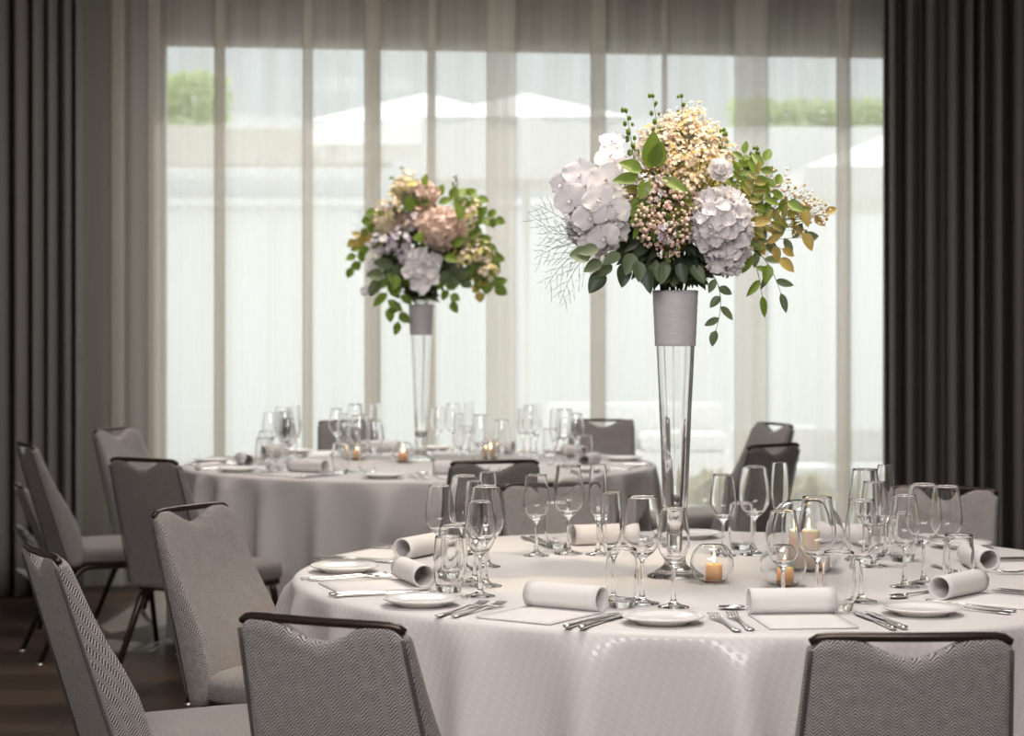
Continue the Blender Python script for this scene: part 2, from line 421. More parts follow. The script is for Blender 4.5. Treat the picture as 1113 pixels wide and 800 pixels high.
hedge_thing((195-CX)/FPX*22.8, 22.8, 1.0, .5, 3.0, 1.0, 'green hedge outside at the upper left window corner', 2200)
b = MB(); b.box(-12, 14, 22.3, 24, -.02, 3.0); p_ = b.build('planting_bed', M['facade'], smooth=False); p_['kind'] = 'structure'
def outdoor_sofa(x, y, w, label):
    s = empty('garden_sofa', (x, y, -.02)); tag(s, label, 'sofa', 'white sofas outside')
    b = MB(); b.box(-w/2, w/2, -.35, .35, 0, .3); b.build('base', M['canvas'], s, smooth=False)
    for k in range(2):
        b = MB(); x0 = -w/2+k*w/2+.02; b.box(x0, x0+w/2-.04, -.34, .2, .301, .45); c = b.build('seat_cushion', M['cushion'], s, smooth=False)
        bv = c.modifiers.new('b', 'BEVEL'); bv.width = .05; bv.segments = 3
    b = MB(); b.box(-w/2, w/2, .21, .35, .301, .68); c = b.build('backrest', M['cushion'], s, smooth=False); bv = c.modifiers.new('b', 'BEVEL'); bv.width = .05; bv.segments = 3
outdoor_sofa((915-CX)/FPX*13.6, 13.6, 1.4, 'white garden sofa outside behind the near table glasses')
outdoor_sofa((700-CX)/FPX*16.5, 17.5, 1.5, 'white garden sofa outside behind the tall near vase')
def shrub(x, y, r, label):
    rnd = random.Random(int(y*77)); s = empty('potted_shrub', (x, y, -.02)); tag(s, label, 'plant', 'low shrubs outside')
    b = MB(); b.lathe([(0, 0), (.13, 0), (.17, .25), (.15, .25), (.14, .2), (0, .2)], 20); b.build('pot', M['facade'], s)
    b = MB()
    for i in range(500):
        u = Vector((rnd.gauss(0, 1), rnd.gauss(0, 1), rnd.gauss(0, 1))).normalized()*r*rnd.uniform(.5, 1); p = Vector((0, 0, .2+r*.8))+Vector((u.x, u.y, u.z*.8))
        a = (u+Vector((rnd.uniform(-.1, .1),)*3)).normalized(); c = a.orthogonal().normalized(); L = .08
        b.add([p, p+a*L*.5+c*L*.3, p+a*L, p+a*L*.5-c*L*.3], [(0, 1, 2, 3)])
    b.build('foliage', M['shrub_leaf'], s, smooth=False)
shrub((772-CX)/FPX*12.9, 12.9, .13, 'small round potted shrub outside, just right of the near vase')
shrub((876-CX)/FPX*12.75, 12.75, .12, 'small round potted shrub outside, behind the large candle bowl')

# ------------------------------------------------------------------ chair
BT = .86
def make_chair(folded=False):
    root = empty('banquet_chair')
    # --- backrest
    b = MB(); z0 = .385
    prof = [(.385, .050), (.42, .070), (.46, .086), (.50, .090), (.56, .088), (.62, .076), (.68, .058), (.74, .046), (.80, .038), (.86, .030)]
    def thick(z):
        for (a, ta), (c, tc) in zip(prof, prof[1:]):
            if z <= c: return ta+(tc-ta)*(z-a)/(c-a)
        return prof[-1][1]
    def rear(z): return -.205-.31*(z-.42)
    def width(z): return .375-(z-.40)*.125
    NR = 26; NA = 30; NK = 5; NP = 2*(NA+NK)
    def ztop(u):
        a = abs(u)
        dip = 0.0 if a > .64 else (.5+.5*cos(pi*a/.64))**.8
        cr = 0 if a < .86 else ((a-.86)/.14)**2*.016
        return .848-.034*dip-cr
    rings = []; uvs = []
    for i in range(NR+3):
        vv = min(1, i/NR); shr = [1]*(NR+1)+[.72, .3]; k = shr[i]; extra = [0]*(NR+1)+[.006, .009]
        ring = []; acc = 0; last = None
        for j in range(NP):
            # rear face right to left is 0..NA, left corner NK, front face, right corner: x even, rounded sides
            if j < NA: u, w_ = 1-2*j/(NA-1), -1.0
            elif j < NA+NK: q = (j-NA+1)/(NK+1); u, w_ = -1, -cos(pi*q)
            elif j < 2*NA+NK: u, w_ = -1+2*(j-NA-NK)/(NA-1), 1.0
            else: q = (j-2*NA-NK+1)/(NK+1); u, w_ = 1, cos(pi*q)
            z = z0+(ztop(u)-z0)*vv+extra[i]
            side = .006*(1-abs(w_)**3) if abs(u) > .999 else 0
            edge = 1 if abs(u) < .9 else 1-.10*((abs(u)-.9)/.1)**2
            wd = width(z)/2*(1-.008*(1-k)); t = thick(z); yc = rear(z)+t/2
            y = yc+w_*t/2*k*edge-.012*(1-u*u)*min(1, max(0, (z-.46)/.2))
            p = (u*(wd-.006)+math.copysign(side, u), y, z)
            ring.append(p)
            if last: acc += hypot(p[0]-last[0], p[1]-last[1])
            last = p; uvs.append((acc, z))
        rings.append(ring)
    n0 = len(rings[0]); v = [p for r in rings for p in r]; f = []; fm = []
    for i in range(len(rings)-1):
        for j in range(n0):
            k = (j+1) % n0
            front = NA+NK <= j < 2*NA+NK-1
            f.append((i*n0+j, i*n0+k, (i+1)*n0+k, (i+1)*n0+j)); fm.append(1 if front else 0)
    top = (len(rings)-1)*n0
    for base, flip in ((top, 0), (0, 1)):
        prs = [(j, 2*NA+NK-1-j) for j in range(NA)]
        side = [(NA-1+q, NA+NK-(q if q else 0)) for q in range(0, NK//2+1)]
        strips = prs
        fans = [[NA-1]+list(range(NA, NA+NK))+[NA+NK], [2*NA+NK-1]+list(range(2*NA+NK, NP))+[0]]
        for q in fans: f.append(tuple(base+w_ for w_ in (q[::-1] if flip else q))); fm.append(0)
        for (a, d_), (c, e) in zip(strips, strips[1:]):
            q = []
            for w_ in (a, c, e, d_):
                if base+w_ not in q: q.append(base+w_)
            if len(q) > 2: f.append(tuple(q[::-1] if flip else q)); fm.append(0)
    base = b.add(v, f, 0, uvs); b.m[-len(f):] = fm
    back = b.build('backrest', [M['herring'], M['tweed']], root)
    # --- piping down both rear edges and front edges
    for s in (-1, 1):
        b = MB(); pts = []
        for i in range(20):
            z = .40+(.835-.40)*i/19; pts.append((s*(width(z)/2-.004), rear(z)-.001, z))
        b.tube(pts, .0032, 6); b.build('piping', M['piping'], root)
    # --- handle bar
    b = MB(); hw = width(BT)/2-.002; pts = []; rs = []
    for i in range(25):
        u = -1+2*i/24; pts.append((u*hw, rear(BT)+.014-.016*(1-u*u), .8535+.004*(1-u**6)-.006*max(0, abs(u)-.9)/.1)); rs.append(.0078 if abs(u) < .97 else .006)
    b.tube(pts, rs, 10); b.build('handle_bar', M['bronze'], root)
    if folded:  # back and two legs only, seat left out
        for s in (-1, 1):
            b = MB(); b.tube([(s*.15, rear(.42)+.03, .43), (s*.155, rear(.42)+.02, .25), (s*.16, rear(.42)-.02, .0)], .011, 8)
            b.build('leg', M['bronze'], root)
        return root
    # --- seat
    b = MB()
    def outline(inset, z, crown=0):
        ring = []; n_ = 48
        for j in range(n_):
            a = 2*pi*j/n_; cu, su = cos(a), sin(a); e = 5.5
            u = math.copysign(abs(cu)**(2/e), cu); w_ = math.copysign(abs(su)**(2/e), su)
            y = .03+w_*(.225-inset); hw_ = (.185+.018*(w_*.5+.5))-inset
            ring.append((u*hw_, y, z+crown))
        return ring
    lv = [(.012, .392, 0), (0, .402, 0), (0, .438, 0), (.003, .450, 0), (.012, .459, 0), (.035, .465, 0), (.08, .470, 0), (.13, .473, 0), (.17, .474, 0)]
    rg = [outline(i, z) for i, z, c in lv]
    n0 = len(rg[0]); uv = []
    for (ins, z, c), r in zip(lv, rg):
        acc = 0; last = None
        for p in r:
            if last: acc += hypot(p[0]-last[0], p[1]-last[1])
            last = p
            uv.append((acc, z) if z < .45 else (p[0], p[1]))
    v = [p for r in rg for p in r]; f = []; fm = []
    for i in range(len(rg)-1):
        for j in range(n0):
            k = (j+1) % n0; f.append((i*n0+j, i*n0+k, (i+1)*n0+k, (i+1)*n0+j)); fm.append(0 if i < 3 else 1)
    f.append(tuple(range(n0-1, -1, -1))); fm.append(0); f.append(tuple((len(rg)-1)*n0+j for j in range(n0))); fm.append(1)
    b.add(v, f, 0, uv); b.m[-len(f):] = fm
    b.build('seat', [M['herring'], M['tweed']], root)
    b = MB()
    for x0, x1, y0, y1 in ((-.17, .17, .20, .225), (-.17, .17, -.17, -.145), (-.17, -.145, -.145, .2), (.145, .17, -.145, .2)):
        b.box(x0, x1, y0, y1, .372, .393)
    b.build('seat_frame', M['bronze'], root, smooth=False)
    for s in (-1, 1):
        b = MB(); b.tube([(s*.158, .19, .385), (s*.160, .205, .34), (s*.175, .245, .012)], [.013, .013, .010], 8); l = b.build('leg', M['bronze'], root)
        b = MB(); b.lathe([(0, 0), (.011, 0), (.013, .004), (.013, .014), (0, .014)], 12, 0, (s*.1755, .2462, 0)); b.build('foot_cap', M['glide'], l)
        pts = [(s*.158, .06, .378), (s*.158, -.10, .378)]
        for k in range(1, 7):
            a = k/6*R(72); pts.append((s*(.158+.004*k/6), -.10-.075*sin(a), .378-.075*(1-cos(a))))
        e = pts[-1]; pts.append((s*.185, -.305, .012))
        b = MB(); b.tube(pts, [.0135]*(len(pts)-1)+[.0105], 8); l = b.build('leg', M['bronze'], root)
        b = MB(); b.lathe([(0, 0), (.011, 0), (.013, .004), (.013, .014), (0, .014)], 12, 0, (s*.1852, -.3062, 0)); b.build('foot_cap', M['glide'], l)
    return root
NEAR = (.480, 5.0); BACK = (-.39, 8.87)
chair0 = make_chair()
first = [True]
def place_chair(x, y, look, label, grp, yaw=0):
    a = atan2(look[1]-y, look[0]-x)-pi/2+R(yaw)
    if first[0]: o = chair0; first[0] = False; o.location = (x, y, 0); o.rotation_euler = (0, 0, a)
    else: o = dup(chair0, (x, y, 0), a)
    tag(o, label, 'chair', grp); CH.append((x, y, a+pi/2)); return o
CH = []
def chair_top(px, py, look, label, grp, yaw=0, dz=0, z=None):
    # back-top-centre seen at (px, py) at height .86 -> seat origin (top leans .34 m behind the origin)
    Y = z if z else FPX*(CAMH-BT)/(py-HZ); x = (px-CX)/FPX*Y
    dx, dy = look[0]-x, look[1]-Y; L = hypot(dx, dy); a = atan2(dy, dx)+R(yaw)
    return place_chair(x+.335*cos(a), Y+.335*sin(a), (x+.335*cos(a)+cos(a), Y+.335*sin(a)+sin(a)), label, grp)
GN, GB = 'chairs around the near table', 'chairs around the far table'
chair_top(347, 673, NEAR, 'herringbone chair in the foreground, back to us, beside the bottom-left chair', GN, 0)
chair_top(991, 690, NEAR, 'herringbone chair in the foreground right, back to us, in front of the glasses', GN, -4)
chair_top(42, 597, NEAR, 'herringbone chair at the lower left edge, seen edge on from behind', GN, 6)
chair_top(205, 551, NEAR, 'grey tweed chair turned to us between the dark chair and near tablecloth', GN, -8)
chair_top(600, 526, NEAR, 'grey tweed chair behind the three tall glasses, pushed against near table far edge', GN)
chair_top(1027, 530, NEAR, 'pale grey chair at far side of near table, before the right drape', GN, 8)
chair_top(538, 501, BACK, 'dark chair with back to us at the near edge of the far table', GB, 0)
chair_top(155, 499, BACK, 'dark brown chair with back to us at left of the far table', GB, 0)
chair_top(26, 483, BACK, 'brown chair seen edge on beside the left drape, seat facing right', GB, 5, z=8.35)
chair_top(124, 466, BACK, 'pale grey chair facing us in front of the left drape, behind the dark one', GB, 0, z=9.55)
chair_top(380, 455, BACK, 'dark chair facing us against the window behind the left far-table glasses', GB, 0, z=10.33)
chair_top(655, 456, BACK, 'brown chair facing us against the window at right end of far table', GB, 18, z=10.42)
chair_top(843, 462, BACK, 'brown chair facing left nearest the window, behind a second chair', GB, -8, z=10.0)
chair_top(842, 486, BACK, 'brown chair facing left behind the near glasses, in front of another chair', GB, -25, z=8.3)
fc = make_chair(True); fc.name = 'low_chair_back'  # made-up low chair back on two legs, nothing folds
def folded(i, px, py, Y, label):
    o = fc if i == 0 else dup(fc); x = (px-CX)/FPX*Y
    z = CAMH-(py-HZ)*Y/FPX
    o.location = (x+.335*cos(R(19)), Y+.335*sin(R(19)), 0); o.rotation_euler = (0, 0, R(19-90)); o.scale = (1, 1, z/.857)
    tag(o, label, 'chair', 'low chair backs behind the left edge chair')
folded(0, 19, 527, 9.0, 'low chair back at the left edge, tallest of the three below the brown chair')
folded(1, 19, 573, 9.45, 'low chair back at the left edge, middle of the three by the drape')
folded(2, 19, 621, 9.85, 'low chair back at the left edge, lowest of the three by the floor')

# ------------------------------------------------------------------ tables and cloths
def table(c, label, cl_label, m, seed, grp_i):
    t = empty('banquet_table', (c[0], c[1], 0)); tag(t, label, 'table', 'round banquet tables')
    b = MB(); b.lathe([(0, .715), (.97, .715), (.975, .72), (.975, .738), (.97, .743), (0, .743)], 64); b.build('tabletop', M['table_wood'], t)
    for k in range(4):
        a = pi/4+k*pi/2; b = MB(); b.tube([(.6*cos(a), .6*sin(a), .715), (.6*cos(a), .6*sin(a), 0)], .018, 10); b.build('leg', M['bronze'], t)
    rnd = random.Random(seed); NT = 288; v = []; uv = []; f = []
    folds = []; a = rnd.random()*.2
    while a < 2*pi-.12:
        folds.append((a, rnd.uniform(.055, .095), rnd.uniform(.5, 1.0))); a += rnd.uniform(.19, .30)
    def fold(th):
        s = 0
        for (a, w, h) in folds:
            d_ = (th-a+pi) % (2*pi)-pi; s += h*math.exp(-(d_/w)**2*1.6)
        return s
    dents = []
    for (x, y, h) in CH:
        for lx in (-.21, -.14, -.07, 0, .07, .14, .21):
            for ly in (.265, .15, .03):
                qx = x+lx*sin(h)+ly*cos(h)-c[0]; qy = y-lx*cos(h)+ly*sin(h)-c[1]; r_ = hypot(qx, qy)
                if r_ < 1.2: dents.append((atan2(qy, qx), r_-.028))
    def dent(th, z, rr):
        if z > .60: return rr
        k = min(1, (.60-z)/.12); k = k*k*(3-2*k); tgt = rr
        for a, reach in dents:
            d_ = abs((th-a+pi) % (2*pi)-pi); tgt = min(tgt, reach+9*max(0, d_-.04)**2+.25*max(0, d_-.04))
        return rr+(tgt-rr)*k
    rows = [(0, 0)]
    for r in (.15, .3, .45, .6, .75, .9, .965): rows.append((r, 0))
    rows += [(.985, .0015), (.995, .006), (1.0, .014)]
    for k in range(1, 23): rows.append((None, .014+(.737-.014)*(k/22)**1.15))
    for r, d_ in rows:
        for k in range(NT):
            th = 2*pi*k/NT
            if r is None:
                q = (d_-.014)/.723
                rr = dent(th, .75-d_, 1.0+.010*q+.20*fold(th)*q**.6-.055*q+.003*sin(th*9+seed)*q)
                x, y = rr*cos(th), rr*sin(th); uv.append((th*1.0, .75-d_))
            else:
                x, y = r*cos(th), r*sin(th); uv.append((x, y+3) if d_ == 0 else (th*1.0, .75-d_))
            v.append((x, y, .7495-d_))
    for i in range(len(rows)-1):
        for k in range(NT):
            kk = (k+1) % NT; f.append((i*NT+k, (i+1)*NT+k, (i+1)*NT+kk, i*NT+kk))
    b = MB(); b.add(v, f, 0, uv); b.m = [1 if i < 9*NT else 0 for i in range(len(f))]; o = b.build('tablecloth', [m, M['cloth_top']]); o.location = (c[0], c[1], 0)
    tag(o, cl_label, 'tablecloth', 'floor-length tablecloths')
table(NEAR, 'large round banquet table in front, hidden under the patterned cloth', 'pale satin floor-length tablecloth with woven pattern on the near round table', M['cloth_near'], 4, 0)
table(BACK, 'large round banquet table at the back, hidden under the plain cloth', 'plain pale floor-length tablecloth on the far round table by the window', M['cloth_back'], 9, 1)

# ------------------------------------------------------------------ tableware prototypes
def smooth_prof(pts, sub=4):
    out = []
    for i in range(len(pts)-1):
        p0 = pts[max(i-1, 0)]; p1 = pts[i]; p2 = pts[i+1]; p3 = pts[min(i+2, len(pts)-1)]
        for k in range(sub):
            t = k/sub
            out.append(tuple(max(0, .5*((2*p1[c])+(-p0[c]+p2[c])*t+(2*p0[c]-5*p1[c]+4*p2[c]-p3[c])*t*t+(-p0[c]+3*p1[c]-3*p2[c]+p3[c])*t**3)) for c in (0, 1)))
    out.append(pts[-1]); return out
def stem_glass(name, foot, stem_top, bowl, wall=.0011):
    # bowl: (r, z) outer profile from the stem to the rim
    b = MB()
    ft = [(0, 0), (foot*.98, 0), (foot, .0012), (foot*.97, .0024), (foot*.55, .0055), (foot*.25, .010), (.0055, .018), (.0042, .03), (.0038, .05), (.0040, stem_top-.012)]
    outer = smooth_prof(bowl, 4)
    inner = [(max(0, r-wall), z) for r, z in outer if z > stem_top+.010]
    prof = ft+outer+[(outer[-1][0]-wall*.5, outer[-1][1]+.0006)]+inner[::-1]+[(0, inner[0][1]-.003)]
    b.lathe(prof, 40)
    return b.build(name, M['glass'])
G = {}
G['red'] = stem_glass('wine_glass', .037, .095, [(.0045, .090), (.010, .097), (.024, .108), (.0365, .128), (.0405, .150), (.0385, .175), (.0335, .205), (.0305, .226)])
G['white'] = stem_glass('wine_glass', .033, .088, [(.0045, .083), (.009, .090), (.021, .101), (.0315, .120), (.0345, .138), (.0325, .162), (.0285, .190), (.0262, .206)])
G['flute'] = stem_glass('champagne_flute', .032, .088, [(.0045, .082), (.008, .090), (.016, .104), (.0225, .130), (.0245, .155), (.0230, .190), (.0205, .222), (.0195, .230)])
b = MB(); o_ = smooth_prof([(.024, .0), (.027, .003), (.031, .02), (.0345, .05), (.0345, .075), (.0325, .10), (.0305, .122)], 4)
b.lathe([(0, 0)]+o_+[(.0298, .1226)]+[(r-.0017, z) for r, z in o_ if z > .013][::-1]+[(0, .012)], 40)
G['tumbler'] = b.build('tumbler_glass', M['glass'])
G['medium'] = stem_glass('wine_glass', .034, .088, [(.0045, .083), (.009, .090), (.022, .102), (.0330, .122), (.0362, .142), (.0340, .168), (.0298, .198), (.0275, .216)])
# plate
b = MB(); b.lathe([(0, .004), (.045, .004), (.05, 0), (.053, .0), (.053, .004), (.068, .009), (.081, .014), (.0825, .016), (.081, .0175), (.068, .0125), (.054, .0075), (.048, .007), (0, .007)], 48)
G['plate'] = b.build('bread_plate', M['china'])
# napkin
def napkin():
    L = .19; hw = .088; pts = []
    for i in range(9): pts.append((-.13+i*.0245, .0022))
    cy, rr = pts[-1][0], .0265
    n_ = 46
    for k in range(1, n_+1):
        a = k/n_*2*pi*1.2; r_ = rr-.0034*a/(2*pi)
        pts.append((cy+r_*sin(a), .0022+rr-r_*cos(a)))
    v = []; uv = []; f = []; xs = [-hw+2*hw*i/8 for i in range(9)]; acc = 0
    for i, (y, z) in enumerate(pts):
        if i: acc += hypot(y-pts[i-1][0], z-pts[i-1][1])
        for x in xs: v.append((x, y, z)); uv.append((x, acc))
    for i in range(len(pts)-1):
        for j in range(8): f.append((i*9+j, i*9+j+1, (i+1)*9+j+1, (i+1)*9+j))
    b = MB(); b.add(v, f, 0, uv); o = b.build('napkin', M['linen'])
    s = o.modifiers.new('s', 'SOLIDIFY'); s.thickness = .0034; s.offset = 0
    # folded under layer (the lower flap)
    return o
G['napkin'] = napkin()
# cutlery (length along +Y = away from the diner, lying on z = 0)
def loft_flat(b, sect):
    rg = []
    for (y, hw, t, z) in sect:
        ring = []
        for k in range(10):
            a = 2*pi*k/10; ring.append((hw*math.copysign(abs(cos(a))**.7, cos(a)), y, z+t*math.copysign(abs(sin(a))**.8, sin(a))))
        rg.append(ring)
    b.rings(rg)
b = MB()
loft_flat(b, [(-.115, .003, .002, .004), (-.112, .0075, .0035, .004), (-.09, .0075, .0036, .004), (-.04, .006, .0034, .004), (-.005, .0052, .003, .004), (0, .0055, .0016, .004), (.01, .0085, .0010, .004), (.06, .0100, .0009, .004), (.09, .0095, .0009, .004), (.108, .006, .0008, .004), (.115, .001, .0006, .004)])
G['knife'] = b.build('table_knife', M['silver'])
b = MB()
loft_flat(b, [(-.105, .004, .001, .003), (-.102, .0085, .0014, .003), (-.08, .0075, .0014, .003), (-.03, .004, .0015, .004), (.02, .003, .0016, .007), (.035, .0045, .0014, .008), (.045, .010, .0010, .006), (.055, .0115, .0009, .005)])
for k in range(4):
    x = -.0096+k*.0064; b.rings([[(x-.0018, y, z), (x+.0018, y, z), (x+.0018, y, z+.0016), (x-.0018, y, z+.0016)] for y, z in ((.05, .0045), (.07, .0045), (.085, .006), (.098, .009))])
G['fork'] = b.build('table_fork', M['silver'])
b = MB()
loft_flat(b, [(-.10, .004, .001, .003), (-.097, .0085, .0014, .003), (-.08, .007, .0014, .003), (-.03, .0038, .0015, .004), (.02, .003, .0016, .006), (.035, .005, .0014, .005)])
rg = []
for i in range(13):                           # the bowl of the spoon
    t = i/12; y = .03+.055*t; hw = .0185*sin(pi*min(1, .08+.92*t))**.6*(1-.1*t)+.0006
    rg.append([(hw*cos(pi+pi*k/8), y, .006-.0055*sin(pi*k/8)*sin(pi*t)**.5) for k in range(9)]+[(hw*.93*cos(pi*k/8), y, .0072-.0052*sin(pi*k/8)*sin(pi*t)**.5) for k in range(9)])
b.rings(rg)
G['spoon'] = b.build('dessert_spoon', M['silver'])
used = set()
def item(kind, x, y, rz, label, cat, grp, z=TZ, scale=1):
    p = pix(x, y, z+.04)
    if p[0] < -25 or p[0] > 1135: return None
    if kind not in used: o = G[kind]; used.add(kind)
    else: o = dup(G[kind])
    o.location = (x, y, z); o.rotation_euler = (0, 0, rz); o.scale = (scale,)*3
    return tag(o, label, cat, grp)

# ---- seat settings.  local frame of a seat: r outward from the table centre, t to the diner's right
def seat_pos(c, th, r, t):
    u = (cos(th), sin(th)); rt = (-sin(th), cos(th)); return c[0]+u[0]*r+rt[0]*t, c[1]+u[1]*r+rt[1]*t
NEAR_SEATS = [
 (240, 'near table, before the front left chair'), (277, 'near table, before the front right chair'),
 (316, 'near table, nearest the right frame edge'), (7, 'near table, far right edge below drape'),
 (57, 'near table, before the pale grey chair'), (110, 'near table far side, left of vase'),
 (155, 'near table, far left edge'), (200, 'near table, left edge foremost')]
BACK_SEATS = [
 (282, 'far table, before the dark near-side chair'), (236, 'far table, before the dark left chair'),
 (197, 'far table, leftmost edge'), (152, 'far table, before the pale left chair'),
 (106, 'far table window side, left of vase'), (66, 'far table window side, right of vase'),
 (28, 'far table, before the brown window chair'), (-18, 'far table, rightmost edge')]
glass_over = {  # measured foot positions (photo pixels on the table plane) where the photo shows them clearly
 (0, 240): dict(tumbler=(676, 660), white=(732, 660), red=(698, 656), flute=(665, 652)),
 (0, 277): dict(white=(851, 664), red=(888, 657), medium=(936, 654), tumbler=(912, 664)),
 (0, 316): dict(white=(983, 638), red=(1004, 634), medium=(1029, 630), tumbler=(1042, 641)),
 (0, 7): dict(white=(950, 616), red=(940, 608), flute=(962, 604), tumbler=(981, 610)),
 (0, 57): dict(white=(786, 604), red=(820, 603), flute=(848, 599), tumbler=(806, 597)),
 (0, 110): dict(white=(583, 604), red=(618, 602), flute=(650, 603), tumbler=(606, 596)),
 (0, 155): dict(white=(478, 622), red=(505, 619), flute=(530, 616), tumbler=(492, 628)),
 (0, 200): dict(white=(522, 648), red=(528, 637), flute=(516, 632), tumbler=(488, 643)),
}
GL = dict(medium=('medium wine glass', 'wine glass'), red=('large red wine glass', 'wine glass'), white=('smaller white wine glass', 'wine glass'), flute=('slim champagne flute', 'champagne flute'), tumbler=('stemless water tumbler', 'tumbler'))
rj = random.Random(5)
SHIFT = {(0, 316): -.07, (0, 7): -.10, (0, 110): -.10, (0, 155): .03, (0, 240): .02}
for ti, (c, seats, tn) in enumerate(((NEAR, NEAR_SEATS, 'near'), (BACK, BACK_SEATS, 'far'))):
    for deg, where in seats:
        dr = SHIFT.get((ti, deg), 0)
        th = R(deg+rj.uniform(-1, 1)); rz = th+pi/2        # +Y of an item points to the table centre
        ov = glass_over.get((ti, deg), {})
        for k, (r, t) in dict(tumbler=(.69, .13), white=(.615, .222), red=(.60, .140), flute=(.585, .058)).items():
            if k == 'flute' and 'medium' in ov: k = 'medium'
            if k in ov: x, y = on_table(*ov[k])
            else: x, y = seat_pos(c, th, r+rj.uniform(-.006, .006), t+rj.uniform(-.006, .006))
            item(k, x, y, rj.uniform(0, 6), f'{GL[k][0]}, {where}', GL[k][1], f'{GL[k][1]}s on the {tn} table')
        x, y = seat_pos(c, th, .815+dr, rj.uniform(-.01, .01)); item('napkin', x, y, rz+R(rj.uniform(-4, 4)), f'white rolled napkin, {where}', 'napkin', f'napkins on the {tn} table')
        for k, (t, r) in enumerate(((.135, .86), (.160, .855))):
            x, y = seat_pos(c, th, r+dr, t); item('knife', x, y, rz+R(rj.uniform(-3, 3)), f'{("inner", "outer")[k]} silver table knife, {where}', 'knife', f'knives on the {tn} table')
        for k, (t, r) in enumerate(((-.133, .85), (-.168, .86))):
            x, y = seat_pos(c, th, r+dr, t); item('fork', x, y, rz+R(rj.uniform(-3, 3)), f'{("inner", "outer")[k]} silver table fork, {where}', 'fork', f'forks on the {tn} table')
        x, y = seat_pos(c, th, .655+dr, -.05); item('spoon', x, y, rz+pi/2+R(rj.uniform(-5, 5)), f'silver dessert spoon, {where}', 'spoon', f'spoons on the {tn} table')
        x, y = seat_pos(c, th, .83+dr, -.285); item('plate', x, y, 0, f'small white bread plate, {where}', 'plate', f'bread plates on the {tn} table')
for k in G:
    if k not in used: print('unused', k)

# ------------------------------------------------------------------ candles
def candle_bowl(x, y, r, open_r, label, grp, ti):
    o = empty('candle_bowl', (x, y, TZ)); tag(o, label, 'candle holder', grp)
    a0 = math.asin(min(.99, open_r/r)); n_ = 26; fl = .45
    pr = []
    for i in range(n_+1):
        a = pi-R(28)+(a0-(pi-R(28)))*i/n_; pr.append((r*sin(a), r*cos(a)))
    zb = pr[0][1]; pr = [(q, z-zb) for q, z in pr]
    w = .0018
    b = MB(); b.lathe([(0, 0)]+pr+[(q-w, z) for q, z in pr if z > .006][::-1]+[(0, .005)], 48); b.build('bowl', M['glass'], o)
    return o
def candle(x, y, r, h, label, m, grp, base=.0056):
    o = empty('candle', (x, y, TZ+base)); tag(o, label, 'candle', grp)
    b = MB(); b.lathe([(0, 0), (r, 0), (r*1.0, h*.97), (r*.95, h), (r*.8, h), (r*.55, h-.004), (0, h-.006)], 32); b.build('wax', m, o)
    b = MB(); b.tube([(0, 0, h-.007), (.0005, 0, h+.006)], .0009, 6); w = b.build('wick', M['wick'], o)
    b = MB(); b.lathe([(0, 0), (.0022, .003), (.0036, .008), (.0030, .014), (.0014, .021), (0, .027)], 12, 0, (.0005, 0, h+.003)); b.build('flame', M['flame'], o)
    l = bpy.data.lights.new('candle_light', 'POINT'); l.energy = .6; l.color = (1, .6, .28); l.shadow_soft_size = .004
    lo = bpy.data.objects.new('candle_light', l); COL.objects.link(lo); lo.location = (x, y, TZ+base+h+.014)
GC = 'round glass candle bowls'
x, y = on_table(774, 633); candle_bowl(x, y, .050, .028, 'small round candle bowl beside the near vase foot', GC, 0); candle(x+.004, y, .019, .036, 'small orange tealight beside the near vase foot', M['tealight_wax'], 'tealights')
x, y = on_table(851, 637); candle_bowl(x, y, .053, .028, 'small round candle bowl in front of the large candle bowl', GC, 0); candle(x+.005, y, .019, .036, 'small orange tealight in front of the cream pillar candle', M['tealight_wax'], 'tealights')
x, y = on_table(876, 621); candle_bowl(x, y+.02, .094, .045, 'large round glass bowl holding a cream pillar candle', GC, 0); candle(x+.003, y+.02, .034, .088, 'cream pillar candle inside the large round glass bowl', M['wax'], 'pillar candles', .0085)
for (px, py, lb) in ((388, 500, 'by the left glasses of the far table'), (438, 503, 'left of the far vase'), (533, 499, 'right of the far vase')):
    x, y = on_table(px, py); candle_bowl(x, y, .050, .028, 'small round candle bowl '+lb, GC, 1); candle(x, y, .019, .036, 'small orange tealight '+lb, M['tealight_wax'], 'tealights')

# ------------------------------------------------------------------ vases
VZ = .667
def vase(x, y, where):
    o = empty('trumpet_vase', (x, y, TZ)); tag(o, f'tall clear glass trumpet vase {where}', 'vase', 'tall glass vases')
    outer = [(.066, 0), (.067, .003), (.064, .006), (.045, .016), (.028, .028), (.0235, .040), (.0245, .06), (.030, .20), (.0375, .38), (.0455, .55), (.0515, VZ)]
    w = .0040
    inner = [(r-w, z) for r, z in outer if z >= .2]
    b = MB(); b.lathe([(0, 0)]+outer+[(outer[-1][0]-w*.5, VZ+.001)]+inner[::-1]+[(.0225, .13), (.018, .105), (0, .098)], 56); b.build('glass_body', M['glass'], o)
    ro = lambda z: .0245+(z-.06)*(.0515-.0245)/(VZ-.06)+.0012
    b = MB(); zs = [.538+.129*k/16 for k in range(17)]
    b.lathe([(ro(.538)-.0006, .538)]+[(ro(z)+.0005*(1+sin(k*2.1)), z) for k, z in enumerate(zs)]+[(ro(.667)-.0006, .6672)], 56); b.build('ribbon_wrap', M['wrap'], o)
    return o
VN = on_table(734, 627); VB = (BACK[0]+.0, 9.0)
vase(*VN, 'at the centre of the near table'); vase(*VB, 'at the centre of the far table')

